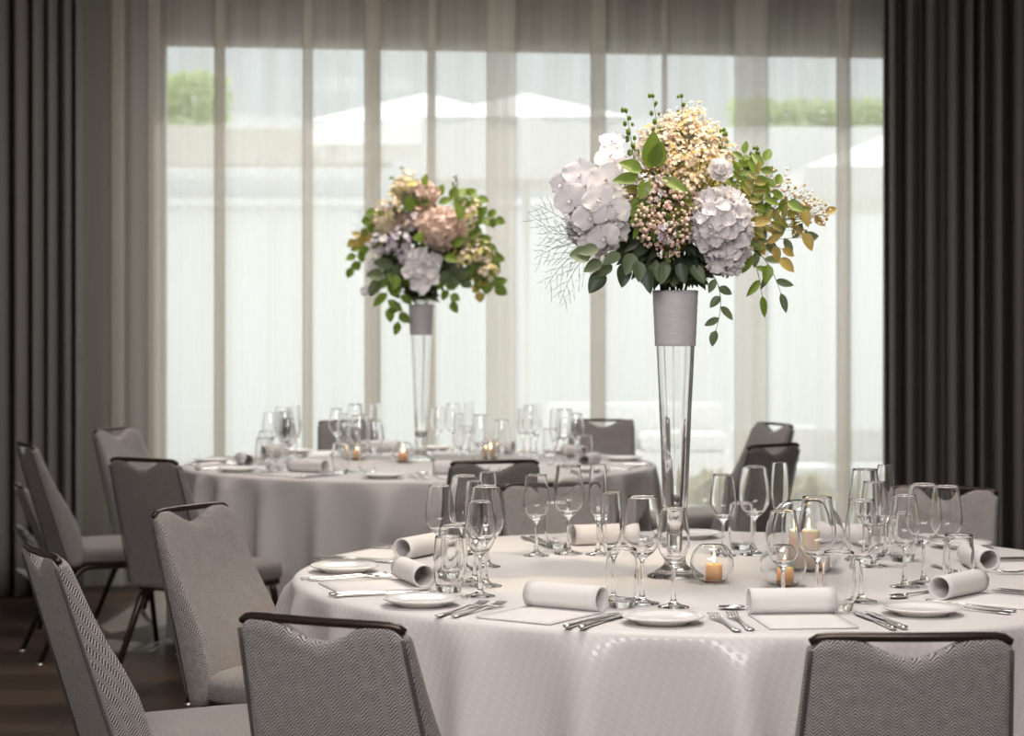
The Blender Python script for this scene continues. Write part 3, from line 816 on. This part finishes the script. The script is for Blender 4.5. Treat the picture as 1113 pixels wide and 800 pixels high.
# ------------------------------------------------------------------ flowers
def orient(nrm, roll=0):
    z = Vector(nrm).normalized(); x = z.orthogonal().normalized(); y = z.cross(x)
    return Matrix((x, y, z)).transposed() @ Matrix.Rotation(roll, 3, 'Z')
def leaf(b, base, d, nrm, L, W, curl=.15, fold=.12, nu=6, shape=.8, mi=0, ruffle=0, rnd=random):
    d = Vector(d).normalized(); nrm = Vector(nrm); s = d.cross(nrm)
    if s.length < 1e-4: s = d.orthogonal()
    s.normalize(); up = s.cross(d).normalized(); v = []; base = Vector(base); ph = rnd.uniform(0, 6)
    for i in range(nu+1):
        t = i/nu; w = W*.5*(sin(pi*t**shape)**.75 if 0 < t < 1 else (.06 if i == 0 else .02))
        for j in (-1, -.5, 0, .5, 1):
            h = -curl*L*t*t+fold*w*j*j*2+ruffle*L*sin(ph+j*3+t*7)
            v.append(base+d*(L*t)+s*(w*j)+up*h)
    b.add(v, [(i*5+j, i*5+j+1, (i+1)*5+j+1, (i+1)*5+j) for i in range(nu) for j in range(4)], mi)
def round_petal(b, base, d, nrm, L, W, cup=.2, ruf=.03, mi=0, rnd=random):
    d = Vector(d).normalized(); nrm = Vector(nrm); s = d.cross(nrm)
    if s.length < 1e-4: s = d.orthogonal()
    s.normalize(); up = s.cross(d).normalized(); v = []; nu, nj = 6, 6; base = Vector(base); ph = rnd.uniform(0, 6)
    for i in range(nu+1):
        t = i/nu; w = W*.5*(.16+.84*sin(pi*min(1, .08+t*.86))**.6) if i < nu else W*.5*.55
        for j in range(nj+1):
            q = j/nj*2-1; edge = (1-.16*q*q) if i else 1
            v.append(base+d*(L*t*edge)+s*(w*q)+up*(cup*L*(t*t*.7+q*q*.35*t)+ruf*L*t*sin(ph+q*5+t*4)))
    b.add(v, [(i*(nj+1)+j, i*(nj+1)+j+1, (i+1)*(nj+1)+j+1, (i+1)*(nj+1)+j) for i in range(nu) for j in range(nj)], mi)
def ball(b, p, r, mi=0, sq=1):
    # a small bud: octahedral two-ring ball
    p = Vector(p); v = [p+Vector((0, 0, r*sq))]
    for zz, rr in ((.5, .87), (-.5, .87)):
        for k in range(6): v.append(p+Vector((r*rr*cos(k*pi/3+zz), r*rr*sin(k*pi/3+zz), r*zz*sq)))
    v.append(p-Vector((0, 0, r*sq)))
    f = [(0, 1+k, 1+(k+1) % 6) for k in range(6)]+[(1+k, 7+k, 7+(k+1) % 6, 1+(k+1) % 6) for k in range(6)]+[(13, 7+(k+1) % 6, 7+k) for k in range(6)]
    b.add(v, f, mi)
def floret(b, p, nrm, r, np_, mi, rnd, cup=.3, centre=None):
    m = orient(nrm, rnd.uniform(0, 6))
    for k in range(np_):
        a = 2*pi*k/np_; d = m @ Vector((cos(a), sin(a), 0)); s = m @ Vector((-sin(a), cos(a), 0)); nn = m @ Vector((0, 0, 1)); p = Vector(p)
        c = cup*r; w = r*1.9/np_*1.15
        b.add([p, p+d*r*.5+s*w*.8+nn*c*.4, p+d*r*1.0+s*w*.35+nn*c, p+d*r*1.05-s*w*.3+nn*c*.9, p+d*r*.5-s*w*.8+nn*c*.4], [(0, 1, 2, 3, 4)], mi)
    if centre is not None: ball(b, Vector(p)+(m @ Vector((0, 0, r*.15))), r*.22, centre)
def bezier(p0, p1, p2, n_):
    p0, p1, p2 = Vector(p0), Vector(p1), Vector(p2)
    return [p0*(1-t)**2+p1*2*t*(1-t)+p2*t*t for t in [i/n_ for i in range(n_+1)]]
def orchid(par, p, nrm, size, rnd, roll=0):
    b = MB(); nv = Vector(nrm).normalized()
    upw = Vector((0, 0, 1)); x = upw.cross(nv).normalized(); y = nv.cross(x)
    p = Vector(p)
    def dv(a): a += roll; return x*cos(a)+y*sin(a)
    for a in (pi/2, R(215), R(325)): round_petal(b, p-nv*.002, dv(a), nv, size*1.0, size*.75, .16, .07, 0, rnd)
    for a in (R(12), R(168)): round_petal(b, p+nv*.002, dv(a), nv, size*1.1, size*1.3, .14, .09, 0, rnd)
    o = b.build('orchid_flower', M['petal_white'], par)
    b = MB(); ball(b, p+nv*size*.10, size*.06)
    leaf(b, p+nv*size*.1, dv(-pi/2)*.8+nv*.6, nv, size*.42, size*.3, -.3, .4, rnd=rnd)
    b.build('orchid_lip', M['lip'], o)
def hydrangea(par, c, rx, ry, rz_, nfl, m, rnd, fr=.017, name='hydrangea_head'):
    b = MB(); c = Vector(c)
    for i in range(nfl):
        zf = 1-2*(i+.5)/nfl; a = i*2.39996+rnd.uniform(-.2, .2); q = sqrt(1-zf*zf); k = rnd.uniform(.88, 1.05)
        nv = Vector((q*cos(a), q*sin(a), zf)); p = c+Vector((nv.x*rx, nv.y*ry, nv.z*rz_))*k
        mm = orient(nv+Vector((rnd.uniform(-.7, .7), rnd.uniform(-.7, .7), rnd.uniform(-.7, .7))), rnd.uniform(0, 6))
        for j in range(4):
            aa = j*pi/2; round_petal(b, p, mm @ Vector((cos(aa), sin(aa), .15)), mm @ Vector((0, 0, 1)), fr*rnd.uniform(.9, 1.15), fr*1.2, .45, .16, 0, rnd)
    # solid heart so no light shines through the head
    v = []; 
    b.lathe([(0, -rz_*.82)]+[(rx*.82*sin(pi*k/8), -rz_*.82*cos(pi*k/8)) for k in range(1, 8)]+[(0, rz_*.82)], 16, 0, tuple(c))
    return b.build(name, m, par)
def rose(par, c, nrm, r, m, rnd, name='rose_flower'):
    b = MB(); nv = Vector(nrm).normalized(); mm = orient(nv); c = Vector(c)
    for layer, (k, rr, h, tilt) in enumerate(((3, .16, .95, 1.5), (4, .30, .95, 1.35), (5, .50, .85, 1.1), (6, .72, .72, .8), (7, .85, .5, .45))):
        for j in range(k):
            a = 2*pi*j/k+layer*.7; rd = mm @ Vector((cos(a), sin(a), 0))
            d = rd*cos(tilt)+nv*sin(tilt); base = c+rd*r*rr*.55+nv*(-.45*r)
            round_petal(b, base, d, -rd+nv*.4, r*(.75+.35*h), r*1.0, .3, .05, 0, rnd)
    ball(b, c-nv*r*.2, r*.5)
    return b.build(name, m, par)
def spray(par, base, tip, spread, nb, br, mats, rnd, name='blossom_spray', five=True):
    # a branching twig carrying many tiny blossoms; material 0 twig, 1.. blossoms
    b = MB(); base, tip = Vector(base), Vector(tip); main = bezier(base, (base+tip)/2+Vector((0, 0, .02)), tip, 5)
    b.tube(main, [.0012]*5+[.0006], 5)
    for i in range(nb):
        s = main[rnd.randint(2, 5)]
        g = Vector((rnd.gauss(0, 1), rnd.gauss(0, 1), rnd.gauss(0, 1))).normalized()*spread*rnd.uniform(.35, 1)**.7
        e = tip+g
        if i % 2 == 0: b.tube([s, (s+e)/2+Vector((0, 0, .006)), e], [.0007, .0005, .0004], 3)
        mi = 1+(i % (len(mats)-1)); r_ = br*rnd.uniform(.7, 1.25)
        if five: floret(b, e, g+Vector((0, -.3*spread, .4*spread)), r_, 5, mi, rnd, .35, mi)
        else: ball(b, e, r_, mi)
    return b.build(name, mats, par)
def sprig(par, pts, L, W, nl, m, rnd, name='eucalyptus_sprig', stem=True, droop=.15):
    b = MB(); c = bezier(*pts, 14); 
    if stem: b.tube(c, [.0016-.0009*i/14 for i in range(15)], 5, 1)
    for i in range(nl):
        t = .2+.8*i/max(1, nl-1); k = min(13, int(t*14)); p = c[k]+(c[k+1]-c[k])*(t*14-k) if k < 14 else c[14]
        tg = (c[min(14, k+1)]-c[k]).normalized(); side = tg.cross(Vector((rnd.uniform(-.3, .3), -1, rnd.uniform(-.2, .5)))).normalized()*(1 if i % 2 else -1)
        d = tg*.55+side*.85+Vector((0, rnd.uniform(-.35, .25), -droop))
        if i == nl-1: d = tg
        n_ = Vector((rnd.uniform(-.5, .5), -1, rnd.uniform(-.2, .7))); l = L*rnd.uniform(.8, 1.15)
        leaf(b, p, d, n_, l, W*rnd.uniform(.85, 1.15), .12, .15, 6, .8, 0, 0, rnd)
    return b.build(name, [m, M['stem']], par)
def single_leaf(par, p, d, nrm, L, W, m, rnd):
    b = MB(); leaf(b, p, d, nrm, L, W, .1, .15, 8, .75, 0, 0, rnd); return b.build('leaf', m, par)
def fern(par, base, ctrl, tip, rnd, n_=10, L=.055):
    b = MB(); c = bezier(base, ctrl, tip, 16); b.tube(c, [.0009-.0005*i/16 for i in range(17)], 4)
    for i in range(n_):
        k = 4+int(12*i/n_); p = c[k]; tg = (c[min(16, k+1)]-c[k-1]).normalized(); s = tg.cross(Vector((rnd.uniform(-.4, .4), 1, rnd.uniform(-.4, .4)))).normalized()*(1 if i % 2 else -1)
        e = p+(tg*.8+s*.6+Vector((0, 0, -.1)))*L*rnd.uniform(.6, 1.1)*(1.2-.5*i/n_); m_ = (p+e)/2+s*.004
        b.tube([p, m_, e], [.0005, .0005, .0003], 3)
        for q in range(3):
            pp = p+(e-p)*(.3+.25*q); ee = pp+(tg+s*(-.5 if q % 2 else 1.0)).normalized()*L*.22; b.tube([pp, ee], [.0004, .0003], 3)
    return b.build('fern_sprig', M['fern'], par)
def bud_stem(par, base, tip, rnd, r=.0072, m=None):
    b = MB(); c = bezier(base, (Vector(base)+Vector(tip))/2+Vector((.006, 0, 0)), tip, 10); b.tube(c, [.0016-.001*i/10 for i in range(11)], 5, 1)
    for i in range(13):
        k = 4+int(6*i/12); p = c[min(10, k)]; a = i*2.4; ball(b, p+Vector((cos(a)*r*1.3, sin(a)*r*1.3, rnd.uniform(-.003, .003))), r*rnd.uniform(.6, 1.05)*(1.15-.35*i/12), 0, 1.25)
    ball(b, c[-1], r*.7, 0, 1.3)
    return b.build('bud_stem', [m or M['leaf_green'], M['stem']], par)

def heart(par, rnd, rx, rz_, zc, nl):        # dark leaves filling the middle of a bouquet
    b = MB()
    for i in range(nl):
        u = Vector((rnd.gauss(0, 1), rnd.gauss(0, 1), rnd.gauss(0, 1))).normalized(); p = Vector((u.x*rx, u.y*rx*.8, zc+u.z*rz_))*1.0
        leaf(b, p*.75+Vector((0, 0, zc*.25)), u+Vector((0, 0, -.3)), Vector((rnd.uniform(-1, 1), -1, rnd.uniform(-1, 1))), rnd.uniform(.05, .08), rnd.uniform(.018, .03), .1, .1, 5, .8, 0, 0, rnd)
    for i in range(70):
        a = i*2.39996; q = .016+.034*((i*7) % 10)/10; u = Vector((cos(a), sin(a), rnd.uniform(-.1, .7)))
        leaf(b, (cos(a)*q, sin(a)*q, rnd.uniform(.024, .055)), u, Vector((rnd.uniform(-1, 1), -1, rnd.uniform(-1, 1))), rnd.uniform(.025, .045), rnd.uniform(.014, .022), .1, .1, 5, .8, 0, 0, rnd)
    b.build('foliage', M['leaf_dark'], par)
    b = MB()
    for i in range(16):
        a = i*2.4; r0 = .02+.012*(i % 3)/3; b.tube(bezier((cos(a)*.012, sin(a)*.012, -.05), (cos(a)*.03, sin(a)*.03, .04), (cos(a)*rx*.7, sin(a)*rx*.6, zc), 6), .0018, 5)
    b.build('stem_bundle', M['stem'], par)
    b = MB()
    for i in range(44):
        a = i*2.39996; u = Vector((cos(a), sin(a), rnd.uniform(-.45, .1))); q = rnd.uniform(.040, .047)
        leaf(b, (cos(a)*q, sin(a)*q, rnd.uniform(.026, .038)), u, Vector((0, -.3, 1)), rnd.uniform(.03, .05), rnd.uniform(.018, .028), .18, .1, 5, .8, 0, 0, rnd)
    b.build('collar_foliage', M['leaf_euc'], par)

def bouquet_near():
    rnd = random.Random(21); o = empty('flower_arrangement', (VN[0], VN[1], TZ+VZ+.002))
    tag(o, 'large bouquet of white orchids, hydrangea and golden blossom in the near vase', 'flowers', 'tall bouquets')
    S = FPX/VN[1]; X0 = CX+VN[0]/VN[1]*FPX
    def F(px, py, dy=0): return Vector(((px-X0)/S, dy, (318-py)/S))
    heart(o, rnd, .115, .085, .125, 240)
    # orchids, left
    for (px, py, dy, s, nx, nz) in ((630, 195, -.07, .040, -.3, .2), (655, 203, -.10, .042, -.1, .1), (620, 222, -.08, .040, -.5, 0), (640, 240, -.11, .040, -.2, -.1), (662, 175, -.04, .036, -.1, .5),
                                   (676, 186, -.03, .034, .2, .4), (655, 262, -.10, .036, -.2, -.2), (612, 205, -.04, .034, -.8, .1), (648, 222, -.12, .036, 0, 0), (668, 235, -.10, .034, .2, .1), (640, 270, -.08, .028, -.4, -.4), (665, 158, -.02, .030, -.2, .7)):
        orchid(o, F(px, py, dy), (nx, -1, nz), s, rnd, rnd.uniform(-.9, .9))
    hydrangea(o, F(650, 238, -.035), .062, .06, .085, 85, M['petal_white'], rnd, .021)
    # hydrangea, right of centre
    hydrangea(o, F(778, 246, -.10), .066, .055, .064, 90, M['petal_white'], rnd, .021)
    hydrangea(o, F(786, 275, -.08), .045, .045, .055, 50, M['petal_white'], rnd, .018)
    hydrangea(o, F(752, 195, -.02), .07, .05, .05, 60, M['petal_yellow'], rnd, .016)
    rose(o, F(777, 192, -.13), (.1, -1, .3), .026, M['petal_white'], rnd)
    # golden blossom, top
    for (px, py, dy, sp, nb) in ((742, 150, -.02, .055, 95), (722, 165, -.05, .05, 80), (765, 162, -.03, .05, 85), (752, 132, 0, .045, 70), (728, 140, .02, .04, 60), (774, 148, .03, .04, 60), (735, 185, -.08, .045, 75), (760, 180, -.08, .045, 75), (705, 150, .02, .03, 40),
                                  (780, 180, -.02, .04, 55), (745, 205, -.10, .04, 50), (700, 168, -.02, .035, 40), (790, 168, 0, .03, 40)):
        spray(o, F(742, 300), F(px, py, dy), sp, int(nb*2.3), .0050, [M['stem'], M['petal_cream'], M['petal_blush'], M['petal_gold'], M['petal_cream'], M['petal_blush']], rnd)
    # pink berries, centre
    for (px, py, dy, sp, nb) in ((715, 245, -.13, .045, 70), (735, 230, -.12, .045, 60), (705, 262, -.12, .035, 45), (722, 275, -.12, .03, 40), (698, 225, -.09, .035, 40), (742, 262, -.10, .03, 30), (718, 210, -.10, .035, 40), (700, 245, -.13, .04, 50), (728, 255, -.14, .04, 50)):
        spray(o, F(735, 305), F(px, py, dy), sp, int(nb*1.3), .0046, [M['stem'], M['berry'], M['petal_blush'], M['berry'], M['leaf_green']], rnd, 'berry_spray', False)
    for (px, py, dy, sp, nb) in ((722, 258, -.15, .03, 32), (705, 210, -.1, .04, 26)):
        spray(o, F(735, 305), F(px, py, dy), sp, nb, .008, [M['stem'], M['petal_lilac'], M['petal_white']], rnd, 'blossom_spray')
    for (px, py, dy, sp, nb) in ((706, 205, -.03, .045, 110), (690, 200, .0, .035, 70), (716, 192, -.05, .04, 80), (800, 225, -.02, .05, 70)):
        spray(o, F(735, 305), F(px, py, dy), sp, nb, .0050, [M['stem'], M['petal_cream'], M['petal_gold'], M['leaf_olive'], M['petal_blush']], rnd)
    for pts in (((715, 290, -.02), (705, 230, -.03), (692, 195, -.02)), ((725, 290, 0), (715, 230, -.02), (712, 190, -.03))):
        sprig(o, [F(*q) for q in pts], .045, .022, 12, M['leaf_olive'], rnd)
    # bud stems on top
    for (px, py, bx) in ((680, 124, 690), (709, 108, 718), (740, 108, 738), (786, 145, 775), (822, 165, 805)):
        bud_stem(o, F(bx, 200, -.02), F(px, py, -.02), rnd)
    # big leaves, upper left of centre
    for (px, py, dx, dz, L, W) in ((703, 190, .1, 1, .085, .05), (706, 188, .35, .9, .06, .042), (694, 192, -1, .35, .055, .035), (690, 200, -.9, -.1, .06, .03), (715, 200, .9, -.5, .08, .03), (700, 202, -.3, -.8, .05, .03)):
        single_leaf(o, F(px, py, -.12), (dx, -.25, dz), (.2, -1, .4), L, W, M['leaf_green'], rnd)
    # eucalyptus, lower left
    for (px, py, L, W, dx, dz) in ((655, 300, .060, .040, -.6, -.8), (640, 282, .050, .042, -1, .0), (652, 288, .05, .03, -.6, -.35), (677, 290, .058, .036, -.1, -1), (690, 288, .05, .034, .1, -1), (700, 295, .062, .030, .1, -1), (664, 292, .055, .03, -.8, -.5),
                                  (672, 280, .05, .03, -.7, -.4), (685, 280, .055, .036, -.2, -.6), (705, 285, .05, .03, .2, -.7), (712, 290, .05, .026, .1, -1), (720, 288, .055, .03, -.2, -1), (648, 275, .05, .03, -1, -.2), (735, 290, .05, .03, .2, -1), (750, 292, .05, .03, .5, -.8)):
        single_leaf(o, F(px, py, -.09+rnd.uniform(-.03, .03)), (dx, -.25, dz), (rnd.uniform(-.4, .4), -1, .3), L, W, M['leaf_euc'] if rnd.random() < .75 else M['leaf_dark'], rnd)
    # hanging sprig below right
    sprig(o, (F(758, 290, -.06), F(790, 310, -.09), F(774, 362, -.09)), .042, .020, 7, M['leaf_euc'], rnd)
    # right side leaves
    sprig(o, (F(790, 260, -.06), F(815, 235, -.05), F(862, 232, -.05)), .038, .022, 9, M['leaf_green'], rnd)
    sprig(o, (F(790, 270, -.06), F(825, 265, -.05), F(868, 262, -.05)), .042, .024, 8, M['leaf_euc'], rnd)
    sprig(o, (F(800, 265, -.06), F(830, 275, -.07), F(845, 322, -.06)), .048, .020, 6, M['leaf_euc'], rnd)
    sprig(o, (F(800, 265, -.08), F(818, 280, -.09), F(824, 325, -.08)), .045, .020, 5, M['leaf_green'], rnd)
    sprig(o, (F(790, 230, -.08), F(815, 210, -.08), F(828, 180, -.06)), .036, .020, 10, M['leaf_green'], rnd)
    sprig(o, (F(800, 235, -.08), F(830, 225, -.08), F(840, 205, -.06)), .034, .020, 8, M['leaf_green'], rnd)
    sprig(o, (F(800, 250, -.05), F(850, 255, -.05), F(895, 235, -.03)), .038, .018, 7, M['leaf_gold'], rnd)
    sprig(o, (F(805, 265, -.08), F(825, 265, -.09), F(845, 275, -.08)), .036, .022, 5, M['leaf_gold'], rnd)
    for pts in (((785, 225, -.05), (800, 205, -.06), (806, 172, -.05)), ((795, 250, -.02), (815, 240, -.02), (838, 222, -.02)), ((795, 240, -.10), (812, 225, -.10), (818, 195, -.09)), ((785, 215, 0), (800, 190, 0), (815, 180, 0)),
                ((800, 255, -.1), (825, 250, -.1), (850, 240, -.09)), ((690, 210, -.09), (698, 225, -.11), (690, 250, -.12)), ((735, 215, -.11), (742, 235, -.12), (735, 260, -.12))):
        sprig(o, [F(*q) for q in pts], .032, .016, 10, rnd.choice([M['leaf_green'], M['leaf_olive']]), rnd)
    for (px, py, dx, dz) in ((812, 247, 1, .1), (842, 285, .9, -.9), (850, 225, .5, -.3), (866, 232, .3, -1), (868, 258, .4, -1), (830, 292, -.2, -1)):
        single_leaf(o, F(px, py, -.10), (dx, -.2, dz), (.1, -1, .2), .045, .026, rnd.choice([M['leaf_green'], M['leaf_euc'], M['leaf_gold']]), rnd)
    for (px, py, sp, nb) in ((858, 225, .045, 40), (885, 235, .035, 36), (840, 200, .04, 30), (815, 215, .045, 40), (868, 250, .03, 24), (870, 215, .03, 18)):
        spray(o, F(800, 265, -.03), F(px, py, -.05), sp, nb, .0036, [M['stem'], M['petal_blush'], M['leaf_gold'], M['petal_cream']], rnd, 'berry_spray', False)
    # fern threads, left
    for (tx, ty, cx, cy) in ((574, 235, 610, 265), (580, 285, 615, 262), (592, 318, 615, 275), (588, 258, 620, 255), (607, 335, 622, 288), (582, 225, 612, 240)):
        fern(o, F(650, 270, -.05), F(cx, cy, -.06), F(tx, ty, -.04+rnd.uniform(-.04, .04)), rnd)
def bouquet_far():
    rnd = random.Random(33); o = empty('flower_arrangement', (VB[0], VB[1], TZ+VZ+.002))
    tag(o, 'smaller bouquet of blush peony, orchids and green leaves in the far vase', 'flowers', 'tall bouquets')
    S = FPX/VB[1]; X0 = CX+VB[0]/VB[1]*FPX; rim = HZ+(CAMH-TZ-VZ)/VB[1]*FPX
    def F(px, py, dy=0): return Vector(((px-X0)/S, dy, (rim-py)/S))
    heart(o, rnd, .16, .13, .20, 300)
    hydrangea(o, F(482, 250, -.12), .088, .07, .078, 100, M['petal_blush'], rnd, .024, 'peony_head')
    hydrangea(o, F(462, 213, -.06), .055, .05, .05, 60, M['petal_blush'], rnd, .017)
    hydrangea(o, F(440, 208, -.05), .05, .05, .05, 50, M['petal_cream'], rnd, .017)
    hydrangea(o, F(415, 242, -.07), .045, .04, .045, 40, M['petal_cream'], rnd, .017)
    for (px, py, sp, nb, ms) in ((437, 262, .06, 60, 'l'), (415, 268, .05, 45, 'l'), (445, 278, .045, 40, 'l'), (450, 240, .05, 40, 'b'), (425, 225, .05, 40, 'c'), (445, 200, .05, 40, 'c'), (510, 230, .06, 50, 'c'), (525, 275, .05, 45, 'c'), (532, 295, .045, 40, 'c'), (505, 280, .05, 35, 'c')):
        mm = {'l': [M['stem'], M['petal_lilac'], M['petal_lilac'], M['petal_white']], 'b': [M['stem'], M['petal_blush'], M['petal_lilac']], 'c': [M['stem'], M['petal_cream'], M['petal_yellow'], M['petal_blush']]}[ms]
        spray(o, F(458, 310), F(px, py, -.12), sp, nb, .013, mm, rnd)
    for (px, py, s) in ((455, 282, .05), (465, 294, .05), (450, 297, .045), (470, 306, .042), (458, 312, .045), (472, 285, .04), (405, 300, .03), (400, 318, .03), (408, 288, .03)):
        orchid(o, F(px, py, -.15 if px > 420 else -.05), (rnd.uniform(-.4, .4), -1, .1), s, rnd, rnd.uniform(-.5, .5))
    hydrangea(o, F(458, 238, .0), .075, .06, .07, 60, M['petal_cream'], rnd, .02)
    hydrangea(o, F(430, 245, .0), .06, .05, .06, 45, M['petal_blush'], rnd, .018)
    hydrangea(o, F(508, 262, .0), .055, .05, .08, 45, M['petal_cream'], rnd, .018)
    for pts in (((450, 300), (445, 255), (440, 225)), ((465, 300), (470, 255), (478, 215)), ((475, 300), (500, 265), (515, 235)), ((455, 300), (425, 275), (408, 250)), ((470, 300), (505, 290), (525, 280))):
        sprig(o, [F(a, c, -.02) for a, c in pts], .07, .042, 11, M['leaf_green'], rnd)
    for (px, py, bx) in ((438, 184, 442), (427, 194, 435), (496, 193, 488)): bud_stem(o, F(bx, 230), F(px, py, -.02), rnd, .008)
    for (pts, L, W, nl, m) in (
        (((400, 265), (392, 270), (384, 292)), .05, .042, 6, 'leaf_green'), (((425, 290), (420, 310), (424, 335)), .075, .042, 6, 'leaf_green'), (((435, 290), (440, 320), (434, 350)), .06, .04, 6, 'leaf_green'),
        (((485, 220), (500, 215), (518, 218)), .06, .05, 7, 'leaf_green'), (((500, 240), (525, 235), (538, 240)), .05, .04, 7, 'leaf_green'), (((500, 260), (525, 260), (535, 285)), .06, .045, 8, 'leaf_green'),
        (((505, 280), (520, 300), (538, 312)), .065, .05, 8, 'leaf_green'), (((480, 290), (485, 310), (492, 328)), .05, .04, 6, 'leaf_green'), (((420, 225), (405, 235), (400, 250)), .05, .04, 6, 'leaf_green'),
        (((455, 230), (460, 220), (462, 205)), .05, .035, 5, 'leaf_green'), (((430, 240), (440, 225), (448, 218)), .05, .035, 4, 'leaf_euc'), (((480, 285), (490, 300), (500, 305)), .075, .05, 6, 'leaf_euc'),
        (((410, 255), (395, 255), (388, 262)), .045, .035, 6, 'leaf_gold'), (((440, 285), (425, 290), (415, 305)), .08, .05, 5, 'leaf_euc'), (((505, 270), (515, 275), (520, 295)), .06, .045, 6, 'leaf_euc'), (((515, 285), (522, 300), (522, 318)), .045, .04, 5, 'leaf_gold')):
        sprig(o, [F(a, c, -.10) for a, c in pts], L, W, nl, M[m], rnd)
    for (px, py) in ((433, 300), (455, 265), (492, 268), (485, 280), (447, 232), (500, 225)):
        single_leaf(o, F(px, py, -.17), (rnd.uniform(-.6, .6), -.2, rnd.uniform(-1, .5)), (.2, -1, .2), .07, .045, M['leaf_green'], rnd)
    for (tx, ty, cx, cy) in ((388, 228, 400, 240), (392, 240, 405, 245), (385, 250, 402, 252)): fern(o, F(425, 250), F(cx, cy), F(tx, ty), rnd, 8, .06)
bouquet_near(); bouquet_far()

# ------------------------------------------------------------------ light
w = bpy.data.worlds.new('sky'); SC.world = w; w.use_nodes = True
bg = w.node_tree.nodes['Background']; bg.inputs[0].default_value = (.93, .97, 1, 1); bg.inputs[1].default_value = 1.65
def light(kind, name, loc, rot, e, col=(1, 1, 1), **kw):
    l = bpy.data.lights.new(name, kind); l.energy = e; l.color = col
    for k, v in kw.items(): setattr(l, k, v)
    o = bpy.data.objects.new(name, l); COL.objects.link(o); o.location = loc; o.rotation_euler = rot; return o
light('SUN', 'sun', (0, 20, 10), (R(38), R(-18), R(200)), 3.0, (1, .96, .88), angle=R(1))
a = math.atan(WS)
pl = light('AREA', 'window_portal', ((WX0+WX1)/2, wy((WX0+WX1)/2, .30), WZ1/2), (R(-90), 0, a), 1, shape='RECTANGLE', size=WX1-WX0, size_y=WZ1)
pl.data.cycles.is_portal = True
light('AREA', 'ceiling_panel_near', (NEAR[0]-.1, NEAR[1]-.3, CEIL-.02), (0, 0, 0), 52, (1, .94, .89), shape='DISK', size=1.2)
light('AREA', 'ceiling_panel_far', (BACK[0], BACK[1]-.4, CEIL-.02), (0, 0, 0), 46, (1, .94, .88), shape='DISK', size=1.2)
light('AREA', 'fill_light_rear', (-.5, .7, CEIL-.02), (R(28), 0, 0), 340, (1, .965, .94), shape='RECTANGLE', size=4, size_y=2)  # added fill light tilted at the camera-facing sides, not a known ceiling fitting
def spot(name, loc, target, e, col, ang):
    d = Vector(target)-Vector(loc); o = light('SPOT', name, loc, d.to_track_quat('-Z', 'Y').to_euler(), e, col, spot_size=R(ang), spot_blend=.6, shadow_soft_size=.05); return o
spot('centrepiece_spot_near', (VN[0]+.75, VN[1]-.5, CEIL-.05), (VN[0]+.06, VN[1], 1.72), 130, (1, .80, .52), 26)
spot('centrepiece_spot_far', (VB[0]+.5, VB[1]-.7, CEIL-.05), (VB[0], VB[1], 1.65), 60, (1, .82, .58), 26)

# ------------------------------------------------------------------ render settings
SC.view_settings.view_transform = 'Standard'; SC.view_settings.look = 'None'; SC.view_settings.gamma = 1; SC.view_settings.use_curve_mapping = False
SC.view_settings.exposure = .16
cy = SC.cycles
cy.max_bounces = 14; cy.transmission_bounces = 12; cy.glossy_bounces = 6; cy.diffuse_bounces = 4; cy.transparent_max_bounces = 32
cy.caustics_reflective = False; cy.caustics_refractive = True; cy.blur_glossy = .6
cy.sample_clamp_indirect = 6; cy.use_denoising = True
